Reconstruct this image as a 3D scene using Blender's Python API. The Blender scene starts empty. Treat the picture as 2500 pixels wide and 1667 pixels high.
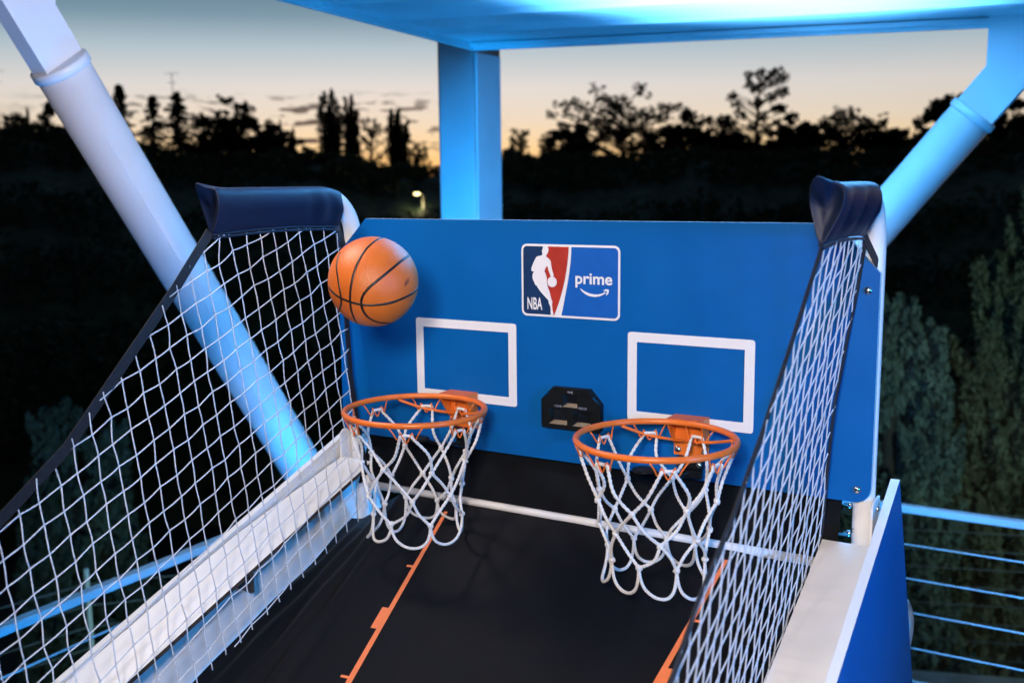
import bpy, math, random
import numpy as np
from mathutils import Vector, Matrix

SC = bpy.context.scene
COL = SC.collection
R = math.radians
PI = math.pi

# ------------------------------------------------------------------ materials
def mat(name, col, rough=0.5, metal=0.0, spec=0.5, var=0.0, vscale=20.0, bump=0.0, bscale=200.0,
        sheen=0.0, coat=0.0, emit=None, estr=0.0, rvar=0.0, stretch=None):
    m = bpy.data.materials.new(name); m.use_nodes = True
    nt = m.node_tree; b = nt.nodes['Principled BSDF']
    b.inputs['Base Color'].default_value = (*col, 1)
    b.inputs['Roughness'].default_value = rough
    b.inputs['Metallic'].default_value = metal
    b.inputs['Specular IOR Level'].default_value = spec
    if sheen: b.inputs['Sheen Weight'].default_value = sheen
    if coat: b.inputs['Coat Weight'].default_value = coat
    if emit:
        b.inputs['Emission Color'].default_value = (*emit, 1)
        b.inputs['Emission Strength'].default_value = estr
    tc = nt.nodes.new('ShaderNodeTexCoord')
    vec = tc.outputs['Object']
    if stretch:
        mp = nt.nodes.new('ShaderNodeMapping'); mp.inputs['Scale'].default_value = stretch
        nt.links.new(vec, mp.inputs['Vector']); vec = mp.outputs['Vector']
    if var or rvar:
        n = nt.nodes.new('ShaderNodeTexNoise'); n.inputs['Scale'].default_value = vscale
        n.inputs['Detail'].default_value = 5
        nt.links.new(vec, n.inputs['Vector'])
        if var:
            r = nt.nodes.new('ShaderNodeValToRGB')
            r.color_ramp.elements[0].position = 0.3; r.color_ramp.elements[1].position = 0.72
            r.color_ramp.elements[0].color = (*[max(0, c*(1-var)) for c in col], 1)
            r.color_ramp.elements[1].color = (*[min(1, c*(1+var)) for c in col], 1)
            nt.links.new(n.outputs['Fac'], r.inputs['Fac'])
            nt.links.new(r.outputs['Color'], b.inputs['Base Color'])
        if rvar:
            mr = nt.nodes.new('ShaderNodeMapRange')
            mr.inputs['To Min'].default_value = max(0.02, rough-rvar); mr.inputs['To Max'].default_value = rough+rvar
            nt.links.new(n.outputs['Fac'], mr.inputs['Value'])
            nt.links.new(mr.outputs['Result'], b.inputs['Roughness'])
    if bump:
        n2 = nt.nodes.new('ShaderNodeTexNoise'); n2.inputs['Scale'].default_value = bscale
        n2.inputs['Detail'].default_value = 3
        nt.links.new(vec, n2.inputs['Vector'])
        bp = nt.nodes.new('ShaderNodeBump'); bp.inputs['Strength'].default_value = bump
        bp.inputs['Distance'].default_value = 0.002
        nt.links.new(n2.outputs['Fac'], bp.inputs['Height'])
        nt.links.new(bp.outputs['Normal'], b.inputs['Normal'])
    return m

M = {}
M['board'] = mat('board_blue', (0.0010, 0.100, 0.345), 0.42, spec=0.18, var=0.05, vscale=9, bump=0.05, bscale=700, rvar=0.06)
M['panel'] = mat('panel_blue', (0.002, 0.15, 0.42), 0.35, var=0.05, vscale=6, rvar=0.06)
M['edge_white'] = mat('edge_white', (0.78, 0.78, 0.78), 0.45, var=0.03, vscale=30)
M['print_white'] = mat('print_white', (0.76, 0.74, 0.75), 0.4, var=0.02, vscale=60)
M['print_navy'] = mat('print_navy', (0.004, 0.03, 0.10), 0.4, var=0.12, vscale=40)
M['print_red'] = mat('print_red', (0.40, 0.03, 0.018), 0.4, var=0.12, vscale=40)
M['print_blue'] = mat('print_blue', (0.003, 0.10, 0.42), 0.4, var=0.05, vscale=40)
M['laminate'] = mat('white_laminate', (0.70, 0.69, 0.675), 0.38, var=0.014, vscale=5, bump=0.02, bscale=90, rvar=0.03, stretch=(6, 1, 6))
M['fibreboard'] = mat('dark_fibreboard_edge', (0.045, 0.032, 0.024), 0.8, var=0.3, vscale=120)
M['grey_board'] = mat('grey_board', (0.055, 0.052, 0.055), 0.6, var=0.1)
M['white_wall'] = mat('white_board', (0.76, 0.76, 0.75), 0.4, var=0.03, vscale=7, rvar=0.06)
M['white_metal'] = mat('white_powder_coat', (0.80, 0.78, 0.76), 0.32, var=0.03, vscale=15, bump=0.05, bscale=400)
M['pav_paint'] = mat('pavilion_white_paint', (0.74, 0.75, 0.76), 0.40, var=0.06, vscale=3.5, bump=0.10, bscale=45, rvar=0.08)
M['chrome'] = mat('chrome', (0.75, 0.75, 0.76), 0.16, metal=1.0)
M['orange'] = mat('orange_powder_coat', (0.78, 0.165, 0.020), 0.33, var=0.08, vscale=45, bump=0.12, bscale=500, rvar=0.06)
M['rope'] = mat('white_braided_rope', (0.80, 0.78, 0.76), 0.6, var=0.12, vscale=260, bump=0.9, bscale=650, sheen=0.2)
M['cord'] = mat('blue_lit_net_cord', (0.57, 0.61, 0.69), 0.55, var=0.08, vscale=200, sheen=0.15)  # white cord tinted blue; the blue light on it is in the colour
M['nylon'] = mat('black_nylon', (0.0008, 0.0065, 0.030), 0.45, spec=0.28, var=0.2, vscale=14, bump=0.2, bscale=900, sheen=0.03)
M['webbing'] = mat('black_webbing', (0.010, 0.0105, 0.015), 0.65, spec=0.3, var=0.3, vscale=90, bump=0.5, bscale=700, sheen=0.05)
M['ramp'] = mat('black_ramp_fabric', (0.0028, 0.0036, 0.0058), 0.60, spec=0.16, var=0.25, vscale=6, bump=0.35, bscale=900, sheen=0.03)
M['curtain'] = mat('black_curtain', (0.005, 0.006, 0.008), 0.85, spec=0.1, var=0.2, vscale=10)
M['marking'] = mat('orange_print', (0.86, 0.21, 0.065), 0.55, var=0.07, vscale=60, bump=0.2, bscale=800)
M['black_plastic'] = mat('black_plastic', (0.0040, 0.0052, 0.0060), 0.42, spec=0.3, var=0.2, vscale=60, bump=0.2, bscale=600)
M['display'] = mat('dark_display', (0.008, 0.009, 0.012), 0.12, spec=0.5)
M['lit_lip'] = mat('lit_lip_plastic', (0.24, 0.19, 0.135), 0.45, var=0.15, vscale=90)  # lighter plastic for the window lips, their light painted into the colour
M['lettering'] = mat('grey_lettering', (0.30, 0.32, 0.40), 0.6)
M['seam'] = mat('black_rubber_seam', (0.008, 0.006, 0.006), 0.45)
M['wire'] = mat('steel_cable', (0.62, 0.64, 0.66), 0.35, metal=0.4, var=0.08, vscale=40)
M['shaded_wire'] = mat('shaded_steel_cable', (0.10, 0.11, 0.12), 0.5, var=0.2, vscale=30)  # steel darkened so the lower cables look unlit; shade is in the colour
M['rail_metal'] = mat('galvanised_rail', (0.50, 0.52, 0.54), 0.40, metal=0.1, var=0.06, vscale=12, rvar=0.08)
M['deck'] = mat('grey_deck', (0.22, 0.22, 0.22), 0.6, var=0.15, vscale=4, bump=0.2, bscale=80)
M['concrete'] = mat('concrete', (0.30, 0.30, 0.29), 0.8, var=0.25, vscale=5, bump=0.4, bscale=60)
M['ground'] = mat('ground', (0.045, 0.045, 0.042), 0.9, var=0.45, vscale=0.25, bump=0.3, bscale=3)
M['bark'] = mat('bark', (0.030, 0.022, 0.016), 0.9, var=0.3, vscale=10, bump=0.5, bscale=30)
def leafmat(name, col, v=0.35):
    return mat(name, col, 0.65, spec=0.25, var=v, vscale=1.6)
M['leaf_dark'] = leafmat('dark_foliage', (0.062, 0.090, 0.058), 0.6)
M['leaf_olive'] = leafmat('olive_foliage', (0.030, 0.036, 0.014))
M['leaf_far'] = leafmat('far_foliage', (0.018, 0.020, 0.011))
M['leaf_conifer'] = leafmat('conifer_foliage', (0.090, 0.120, 0.095), 0.45)
M['leaf_conifer_warm'] = leafmat('conifer_foliage_olive', (0.105, 0.110, 0.065), 0.4)
M['lamp_glass'] = mat('lit_lamp_glass', (0.9, 0.8, 0.5), 0.4, emit=(1.0, 0.80, 0.36), estr=4.5)
M['lamp_pole'] = mat('lamp_pole_paint', (0.62, 0.60, 0.50), 0.5, var=0.1)

# basketball leather: pebbled grain
def ball_material():
    m = bpy.data.materials.new('orange_pebbled_leather'); m.use_nodes = True
    nt = m.node_tree; b = nt.nodes['Principled BSDF']
    tc = nt.nodes.new('ShaderNodeTexCoord')
    n = nt.nodes.new('ShaderNodeTexNoise'); n.inputs['Scale'].default_value = 30; n.inputs['Detail'].default_value = 4
    nt.links.new(tc.outputs['Object'], n.inputs['Vector'])
    r = nt.nodes.new('ShaderNodeValToRGB')
    r.color_ramp.elements[0].color = (0.58, 0.118, 0.012, 1); r.color_ramp.elements[1].color = (0.72, 0.168, 0.020, 1)
    nt.links.new(n.outputs['Fac'], r.inputs['Fac']); nt.links.new(r.outputs['Color'], b.inputs['Base Color'])
    v = nt.nodes.new('ShaderNodeTexVoronoi'); v.inputs['Scale'].default_value = 430
    nt.links.new(tc.outputs['Object'], v.inputs['Vector'])
    bp = nt.nodes.new('ShaderNodeBump'); bp.inputs['Strength'].default_value = 0.40; bp.inputs['Distance'].default_value = 0.0012
    nt.links.new(v.outputs['Distance'], bp.inputs['Height']); nt.links.new(bp.outputs['Normal'], b.inputs['Normal'])
    b.inputs['Roughness'].default_value = 0.43
    return m
M['ball'] = ball_material()

# canopy fabric with fine reeding
def canopy_material():
    m = bpy.data.materials.new('white_stretched_canopy'); m.use_nodes = True
    nt = m.node_tree; b = nt.nodes['Principled BSDF']
    b.inputs['Base Color'].default_value = (0.72, 0.74, 0.76, 1); b.inputs['Roughness'].default_value = 0.42
    tc = nt.nodes.new('ShaderNodeTexCoord')
    w = nt.nodes.new('ShaderNodeTexWave'); w.bands_direction = 'X'; w.inputs['Scale'].default_value = 14
    w.inputs['Distortion'].default_value = 0.4
    nt.links.new(tc.outputs['Object'], w.inputs['Vector'])
    bp = nt.nodes.new('ShaderNodeBump'); bp.inputs['Strength'].default_value = 0.16; bp.inputs['Distance'].default_value = 0.004
    nt.links.new(w.outputs['Fac'], bp.inputs['Height']); nt.links.new(bp.outputs['Normal'], b.inputs['Normal'])
    return m
M['canopy'] = canopy_material()

# ------------------------------------------------------------------ mesh builder
class MB:
    def __init__(s): s.v = []; s.f = []; s.m = []; s.sm = []
    def add(s, verts, faces, mi=0, smooth=False):
        o = len(s.v); s.v += [tuple(v) for v in verts]
        for f in faces:
            s.f.append([i+o for i in f]); s.m.append(mi); s.sm.append(smooth)
    def hexa(s, P, mi=0, mis=None):            # P: 8 corners, bottom 4 then top 4 (ccw)
        F = [(0,3,2,1),(4,5,6,7),(0,1,5,4),(1,2,6,5),(2,3,7,6),(3,0,4,7)]
        o = len(s.v); s.v += [tuple(p) for p in P]
        for k, f in enumerate(F):
            s.f.append([i+o for i in f]); s.m.append(mis[k] if mis else mi); s.sm.append(False)
    def box(s, a, b, mi=0):
        (x0,y0,z0),(x1,y1,z1) = a, b
        s.hexa([(x0,y0,z0),(x1,y0,z0),(x1,y1,z0),(x0,y1,z0),(x0,y0,z1),(x1,y0,z1),(x1,y1,z1),(x0,y1,z1)], mi)
    def bbox(s, a, b, w=0.003, mi=0):          # box with chamfered edges
        (x0,y0,z0),(x1,y1,z1) = a, b
        bm_pts = []
        # octagonal-ish rounded box through prism stack
        def ring(z, i):
            c = w
            return [(x0+i+c,y0+i,z),(x1-i-c,y0+i,z),(x1-i,y0+i+c,z),(x1-i,y1-i-c,z),(x1-i-c,y1-i,z),(x0+i+c,y1-i,z),(x0+i,y1-i-c,z),(x0+i,y0+i+c,z)]
        rings = [ring(z0, w), ring(z0+w, 0), ring(z1-w, 0), ring(z1, w)]
        s.loft(rings, closed=True, caps=True, mi=mi)
    def loft(s, rings, closed=True, caps=True, mi=0, smooth=False):
        n = len(rings[0]); o = len(s.v)
        for r in rings: s.v += [tuple(p) for p in r]
        for k in range(len(rings)-1):
            for i in range(n if closed else n-1):
                j = (i+1) % n
                s.f.append([o+k*n+i, o+k*n+j, o+(k+1)*n+j, o+(k+1)*n+i]); s.m.append(mi); s.sm.append(smooth)
        if caps and closed:
            s.f.append([o+i for i in reversed(range(n))]); s.m.append(mi); s.sm.append(False)
            s.f.append([o+(len(rings)-1)*n+i for i in range(n)]); s.m.append(mi); s.sm.append(False)
    def tube(s, pts, r, n=8, mi=0, closed=False, rfun=None, squash=None):
        P = [Vector(p) for p in pts]; N = len(P); rings = []
        up = None
        for i in range(N):
            if closed: t = P[(i+1) % N]-P[i-1]
            elif i == 0: t = P[1]-P[0]
            elif i == N-1: t = P[-1]-P[-2]
            else: t = (P[i+1]-P[i]).normalized()+(P[i]-P[i-1]).normalized()
            if t.length < 1e-9: t = Vector((0,0,1))
            t.normalize()
            if up is None:
                up = Vector((0,0,1)) if abs(t.z) < 0.9 else Vector((0,1,0))
            up = up-t*up.dot(t)
            if up.length < 1e-6: up = Vector((1,0,0))-t*t.x
            up.normalize(); sd = t.cross(up)
            rr = r if not hasattr(r, '__len__') else r[i]
            if rfun: rr = rfun(i, rr)
            ru = rr*(squash or 1.0)
            rings.append([P[i]+sd*(rr*math.cos(2*PI*k/n))+up*(ru*math.sin(2*PI*k/n)) for k in range(n)])
        o = len(s.v)
        for q in rings: s.v += [tuple(p) for p in q]
        for k in range(N if closed else N-1):
            k2 = (k+1) % N
            for i in range(n):
                j = (i+1) % n
                s.f.append([o+k*n+i, o+k2*n+i, o+k2*n+j, o+k*n+j]); s.m.append(mi); s.sm.append(True)
        if not closed:
            s.f.append([o+i for i in range(n)]); s.m.append(mi); s.sm.append(False)
            s.f.append([o+(N-1)*n+i for i in reversed(range(n))]); s.m.append(mi); s.sm.append(False)
    def cyl(s, a, b, r, n=16, mi=0): s.tube([a, b], r, n, mi)
    def sphere(s, c, r, nu=12, nv=8, mi=0, sc=(1,1,1)):
        c = Vector(c); V = []; F = []
        for j in range(nv+1):
            th = PI*j/nv
            for i in range(nu):
                ph = 2*PI*i/nu
                V.append((c.x+sc[0]*r*math.sin(th)*math.cos(ph), c.y+sc[1]*r*math.sin(th)*math.sin(ph), c.z+sc[2]*r*math.cos(th)))
        for j in range(nv):
            for i in range(nu):
                k = (i+1) % nu
                F.append((j*nu+i, (j+1)*nu+i, (j+1)*nu+k, j*nu+k))
        s.add(V, F, mi, True)
    def prism_y(s, poly, y0, y1, mi=0, mi_side=None, mi_back=None):
        """poly (x,z) extruded from y0 (front) to y1"""
        n = len(poly); o = len(s.v)
        s.v += [(x, y0, z) for x, z in poly] + [(x, y1, z) for x, z in poly]
        s.f.append([o+i for i in range(n)]); s.m.append(mi); s.sm.append(False)
        s.f.append([o+n+i for i in reversed(range(n))]); s.m.append(mi if mi_back is None else mi_back); s.sm.append(False)
        for i in range(n):
            j = (i+1) % n
            s.f.append([o+i, o+n+i, o+n+j, o+j]); s.m.append(mi if mi_side is None else mi_side); s.sm.append(False)
    def prism_x(s, poly, x0, x1, mi=0, mi_side=None, mi_back=None):
        n = len(poly); o = len(s.v)
        s.v += [(x0, y, z) for y, z in poly] + [(x1, y, z) for y, z in poly]
        s.f.append([o+i for i in range(n)]); s.m.append(mi); s.sm.append(False)
        s.f.append([o+n+i for i in reversed(range(n))]); s.m.append(mi if mi_back is None else mi_back); s.sm.append(False)
        for i in range(n):
            j = (i+1) % n
            s.f.append([o+i, o+n+i, o+n+j, o+j]); s.m.append(mi if mi_side is None else mi_side); s.sm.append(False)
    def build(s, name, mats, parent=None, fixn=True):
        if not isinstance(mats, (list, tuple)): mats = [mats]
        me = bpy.data.meshes.new(name)
        off = ROOTS.get(parent.name, Vector((0,0,0))) if parent else Vector((0,0,0))
        me.from_pydata([(v[0]-off.x, v[1]-off.y, v[2]-off.z) for v in s.v], [], s.f)
        for q in mats: me.materials.append(q)
        me.polygons.foreach_set('material_index', s.m)
        me.polygons.foreach_set('use_smooth', s.sm)
        if fixn:
            import bmesh
            bm = bmesh.new(); bm.from_mesh(me); bmesh.ops.recalc_face_normals(bm, faces=bm.faces); bm.to_mesh(me); bm.free()
        o = bpy.data.objects.new(name, me); COL.objects.link(o)
        if parent:
            o.parent = parent; ROOTS[o.name] = off
        return o

ROOTS = {}
def tag(o, label=None, cat=None, group=None, kind=None):
    if label: o['label'] = label
    if cat: o['category'] = cat
    if group: o['group'] = group
    if kind: o['kind'] = kind
    return o
def thing(name, label, cat, loc, group=None):
    o = bpy.data.objects.new(name, None); COL.objects.link(o); o.location = loc
    o.empty_display_size = 0.2
    ROOTS[o.name] = Vector(loc)
    return tag(o, label, cat, group)

def rounded_rect(x0, z0, x1, z1, r, n=6):
    P = []
    for cx, cz, a0 in ((x1-r, z1-r, 0), (x0+r, z1-r, 90), (x0+r, z0+r, 180), (x1-r, z0+r, 270)):
        for k in range(n+1):
            a = R(a0+90*k/n); P.append((cx+r*math.cos(a), cz+r*math.sin(a)))
    return P

def text_obj(name, body, x0, z0, x1, z1, y, m, parent, bold=0.0, rot=0.0, thick=0.0004):
    """flat lettering fitted to a box on a vertical plane facing -y"""
    cu = bpy.data.curves.new(name+'_src', 'FONT'); cu.body = body; cu.offset = bold; cu.size = 1.0
    cu.fill_mode = 'BOTH'; cu.extrude = 0.0
    to = bpy.data.objects.new(name+'_src', cu); COL.objects.link(to)
    dg = bpy.context.evaluated_depsgraph_get(); dg.update()
    me = bpy.data.meshes.new_from_object(to.evaluated_get(dg))
    bpy.data.objects.remove(to); bpy.data.curves.remove(cu)
    n = len(me.vertices); co = np.empty(n*3); me.vertices.foreach_get('co', co); co = co.reshape(-1, 3)
    if rot:
        c, s_ = math.cos(rot), math.sin(rot)
        co[:, :2] = co[:, :2] @ np.array([[c, s_], [-s_, c]])
    lo, hi = co[:, :2].min(0), co[:, :2].max(0)
    u = (co[:, :2]-lo)/(hi-lo)
    off = ROOTS[parent.name]
    new = np.stack([x0+u[:, 0]*(x1-x0)-off.x, np.full(n, y-off.y), z0+u[:, 1]*(z1-z0)-off.z], -1)
    me.vertices.foreach_set('co', new.ravel()); me.materials.clear(); me.materials.append(m); me.update()
    o = bpy.data.objects.new(name, me); COL.objects.link(o); o.parent = parent; ROOTS[o.name] = off
    return o

def smooth_path(P, k=5):
    """Catmull-Rom through points"""
    P = [Vector(p) for p in P]; out = []
    for i in range(len(P)-1):
        p0 = P[max(i-1, 0)]; p1 = P[i]; p2 = P[i+1]; p3 = P[min(i+2, len(P)-1)]
        for t in range(k):
            t = t/k
            out.append(0.5*((2*p1)+(p2-p0)*t+(2*p0-5*p1+4*p2-p3)*t*t+(-p0+3*p1-3*p2+p3)*t**3))
    out.append(P[-1]); return out

# ------------------------------------------------------------------ camera
F = Vector((-0.49500533, 0.85545487, -0.15220607)); Rt = Vector((0.86628624, 0.49944194, -0.01029046)); Up = Vector((-0.06721507, 0.13694786, 0.98829521))
cam = bpy.data.cameras.new('camera'); co = bpy.data.objects.new('camera', cam); COL.objects.link(co)
mw = Matrix((( Rt.x, Up.x, -F.x, 0.9923), (Rt.y, Up.y, -F.y, -1.9695), (Rt.z, Up.z, -F.z, 2.4804), (0, 0, 0, 1)))
co.matrix_world = mw
cam.sensor_width = 36; cam.lens = 36.40; cam.clip_start = 0.05; cam.clip_end = 5000
cam.dof.use_dof = True; cam.dof.focus_distance = 2.18; cam.dof.aperture_fstop = 3.4; cam.dof.aperture_blades = 9
SC.camera = co

# ================================================================== THE GAME
G = thing('basketball_game', 'two-hoop arcade basketball game with a blue backboard, white rails and side nets', 'arcade game', (0, -0.2, 0))

# ---- backboard
mb = MB()
def chamfer(cx, cz, pts): return pts
board_poly = [(-0.546, 2.398), (-0.634, 2.312)]
r = 0.03
for k in range(7):
    a = R(180+90*k/6); board_poly.append((-0.635+r+r*math.cos(a), 1.872+r+r*math.sin(a)))
for k in range(7):
    a = R(270+90*k/6); board_poly.append((0.631-r+r*math.cos(a), 1.872+r+r*math.sin(a)))
board_poly += [(0.631, 2.309), (0.548, 2.398)]
mb.prism_y(board_poly, 0.0, 0.012, 0, 1, 1)
BOARD = mb.build('backboard', [M['board'], M['edge_white']], G)

for x0 in (-0.406, 0.1324):
    w, h, b, z0 = 0.2703, 0.1874, 0.0204, 1.9825
    mb = MB()
    outer = rounded_rect(x0, z0, x0+w, z0+h, 0.006, 4)
    inner = rounded_rect(x0+b, z0+b, x0+w-b, z0+h-b, 0.0008, 4)
    n = len(outer); V = []
    for y in (-0.0012, -0.0002):
        V += [(x, y, z) for x, z in outer]+[(x, y, z) for x, z in inner]
    Fc = []
    for i in range(n):
        j = (i+1) % n
        Fc += [(i, j, n+j, n+i), (2*n+i, 3*n+i, 3*n+j, 2*n+j), (i, 2*n+i, 2*n+j, j), (n+i, n+j, 3*n+j, 3*n+i)]
    mb.add(V, Fc)
    mb.build('target_square', M['print_white'], BOARD)

# emblem
FIG = [(-0.0666,2.3425),(-0.0669,2.3386),(-0.0691,2.3334),(-0.0694,2.3314),(-0.0684,2.3302),(-0.0681,2.3269),(-0.0687,2.3237),(-0.0736,2.3223),(-0.0803,2.3210),(-0.0835,2.3187),(-0.0862,2.3141),(-0.0893,2.3088),(-0.0923,2.3022),(-0.0946,2.2969),(-0.0956,2.2930),(-0.0951,2.2897),(-0.0939,2.2880),(-0.0894,2.2882),(-0.0899,2.2866),(-0.0925,2.2813),(-0.0929,2.2760),(-0.0918,2.2708),(-0.0881,2.2638),(-0.0859,2.2586),(-0.0825,2.2578),(-0.0808,2.2542),(-0.0763,2.2485),(-0.0719,2.2435),(-0.0660,2.2378),(-0.0587,2.2310),(-0.0543,2.2272),(-0.0529,2.2234),(-0.0529,2.2201),(-0.0507,2.2163),(-0.0488,2.2118),(-0.0485,2.2072),(-0.0483,2.2033),(-0.0486,2.1994),(-0.0483,2.1955),(-0.0420,2.1955),(-0.0420,2.1991),(-0.0434,2.2036),(-0.0444,2.2088),(-0.0448,2.2127),(-0.0453,2.2179),(-0.0443,2.2238),(-0.0462,2.2283),(-0.0481,2.2334),(-0.0495,2.2399),(-0.0513,2.2463),(-0.0539,2.2514),(-0.0556,2.2566),(-0.0571,2.2617),(-0.0578,2.2669),(-0.0577,2.2734),(-0.0587,2.2786),(-0.0610,2.2850),(-0.0635,2.2888),(-0.0625,2.2927),(-0.0598,2.2974),(-0.0561,2.3014),(-0.0551,2.2982),(-0.0532,2.2917),(-0.0511,2.2866),(-0.0489,2.2809),(-0.0479,2.2777),(-0.0453,2.2775),(-0.0412,2.2786),(-0.0416,2.2831),(-0.0430,2.2876),(-0.0449,2.2933),(-0.0466,2.3004),(-0.0477,2.3087),(-0.0487,2.3126),(-0.0524,2.3164),(-0.0567,2.3195),(-0.0599,2.3213),(-0.0574,2.3253),(-0.0545,2.3299),(-0.0533,2.3344),(-0.0534,2.3383),(-0.0549,2.3411),(-0.0566,2.3427)]
SWL = [(-0.0053,2.3435),(-0.0060,2.3291),(-0.0078,2.3112),(-0.0107,2.2919),(-0.0148,2.2711),(-0.0206,2.2489),(-0.0272,2.2279),(-0.0339,2.2106),(-0.0405,2.1945)]
SWR = [(0.0014,2.3435),(0.0011,2.3293),(-0.0004,2.3114),(-0.0033,2.2896),(-0.0069,2.2689),(-0.0113,2.2481),(-0.0156,2.2271),(-0.0201,2.2061),(-0.0230,2.1945)]
SMILE = [(0.0221,2.2553),(0.0266,2.2497),(0.0351,2.2437),(0.0450,2.2400),(0.0562,2.2389),(0.0674,2.2407),(0.0757,2.2442),(0.0822,2.2489),(0.0798,2.2505),(0.0729,2.2466),(0.0646,2.2447),(0.0548,2.2443),(0.0450,2.2456),(0.0351,2.2490),(0.0280,2.2526),(0.0232,2.2557)]
ARR = [(0.0764,2.2538),(0.0826,2.2565),(0.0881,2.2562),(0.0895,2.2531),(0.0879,2.2473),(0.0840,2.2436),(0.0824,2.2443),(0.0843,2.2490),(0.0851,2.2520),(0.0815,2.2527),(0.0771,2.2523)]
mb = MB()
X0, Z0, X1, Z1 = -0.1207, 2.1906, 0.1142, 2.3474
mb.prism_y(rounded_rect(X0, Z0, X1, Z1, 0.0135, 8), -0.0010, -0.0002, 0)
e = 0.0048
rr_in = rounded_rect(X0+e, Z0+e, X1-e, Z1-e, 0.0092, 8)
# right (blue) field: inner outline clipped on the right of the white curve
def clip_side(right):
    N = 9*1
    top, bot = Z1-e, Z0+e
    if right:
        c = [q for q in rr_in if q[0] > 0.03]
        cur = SWR
        pts = [(0.0014, top)] + [q for q in cur[1:-1]] + [(-0.0230, bot)]
        low = sorted([q for q in c if q[1] < 2.26], key=lambda q: math.atan2(q[1]-(Z0+e+0.0092), q[0]-(X1-e-0.0092)))
        up_ = sorted([q for q in c if q[1] >= 2.26], key=lambda q: math.atan2(q[1]-(Z1-e-0.0092), q[0]-(X1-e-0.0092)))
        return pts+low+up_
    c = [q for q in rr_in if q[0] < -0.03]
    up_ = sorted([q for q in c if q[1] >= 2.26], key=lambda q: -math.atan2(q[1]-(Z1-e-0.0092), -(q[0]-(X0+e+0.0092)))*-1)
    return None
mb.prism_y(clip_side(True), -0.0018, -0.0009, 3)
# left fields: navy left of the figure, red between figure and curve
lz = [(X0+e+0.0092-0.0092*math.sin(R(a)), Z1-e-0.0092+0.0092*math.cos(R(a))) for a in range(0, 91, 15)]
lb = [(X0+e+0.0092-0.0092*math.cos(R(a)), Z0+e+0.0092-0.0092*math.sin(R(a))) for a in range(0, 91, 15)]
mb.prism_y(lz+lb+[(-0.045, Z0+e), (-0.0490, 2.235), (-0.0600, 2.275), (-0.064, 2.30), (-0.060, 2.33), (-0.060, Z1-e)], -0.0018, -0.0009, 1)
mb.prism_y([(-0.060, Z1-e), (-0.060, 2.33), (-0.064, 2.30), (-0.0600, 2.275), (-0.0490, 2.235), (-0.045, Z0+e)]+[(-0.0405, Z0+e)]+list(reversed(SWL[1:-1]))+[(-0.0053, Z1-e)], -0.0018, -0.0009, 2)
mb.prism_y(FIG, -0.0026, -0.0017, 0)
mb.prism_y([(-0.0446+0.0112*math.cos(2*PI*k/28), 2.2668+0.0112*math.sin(2*PI*k/28)) for k in range(28)], -0.0030, -0.0017, 0)
mb.prism_y(SMILE, -0.0026, -0.0017, 0); mb.prism_y(ARR, -0.0027, -0.0017, 0)
EMB = mb.build('emblem', [M['print_white'], M['print_navy'], M['print_red'], M['print_blue']], BOARD)
text_obj('lettering', 'NBA', -0.1058, 2.2050, -0.0688, 2.2316, -0.0026, M['print_white'], BOARD, bold=0.018)
text_obj('lettering', 'prime', 0.0113, 2.2572, 0.0970, 2.2885, -0.0026, M['print_white'], BOARD, bold=0.022)

def bolt(parent, c, r=0.0068, axis='y'):
    mb = MB()
    if axis == 'y':
        mb.tube([(c[0], c[1], c[2]), (c[0], c[1]-0.0018, c[2])], r*1.12, 14)
        mb.sphere((c[0], c[1]-0.0016, c[2]), r, 14, 8, 0, (1, 0.62, 1))
    else:
        mb.tube([(c[0]-0.036, c[1], c[2]), (c[0]+0.036, c[1], c[2])], r*0.5, 8)
        mb.tube([(c[0]+0.022, c[1], c[2]), (c[0]+0.029, c[1], c[2])], r*1.1, 6)
        mb.tube([(c[0]-0.029, c[1], c[2]), (c[0]-0.022, c[1], c[2])], r*1.1, 6)
    return mb.build('bolt', M['chrome'], parent)
for x, z in ((0.611, 2.276), (0.606, 1.897), (-0.611, 2.276), (-0.606, 1.897)): bolt(BOARD, (x, 0.0, z))

# ---- scoreboard
mb = MB()
SB = [(-0.0386,2.0399),(0.0485,2.0410),(0.0770,2.0102),(0.0771,1.9656)]
SB += [(0.0765,1.9540),(0.0700,1.9490)]
SB += [(-0.0595,1.9465),(-0.0660,1.9490),(-0.0678,1.9530),(-0.0678,2.0105)]
c = (0.0047, 1.995)
front = [(c[0]+(x-c[0])*0.985, -0.014, c[1]+(z-c[1])*0.975) for x, z in SB]
mid = [(x, -0.0115, z) for x, z in SB]; back = [(x, -0.0003, z) for x, z in SB]
wins = [(-0.0138, 1.9990, 0.0212, 2.0258), (-0.0462, 1.9590, -0.0037, 1.9910), (0.0110, 1.9590, 0.0530, 1.9910)]
mb.loft([back, mid, front], caps=False)
# front plate as strips around the three recessed windows
def plate(x0, z0, x1, z1): mb.box((x0, -0.014, z0), (x1, -0.0125, z1))
cxl, cxr = -0.0655, 0.0748
zb, zt = 1.9480, 2.0392
import bmesh
bm = bmesh.new()
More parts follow.
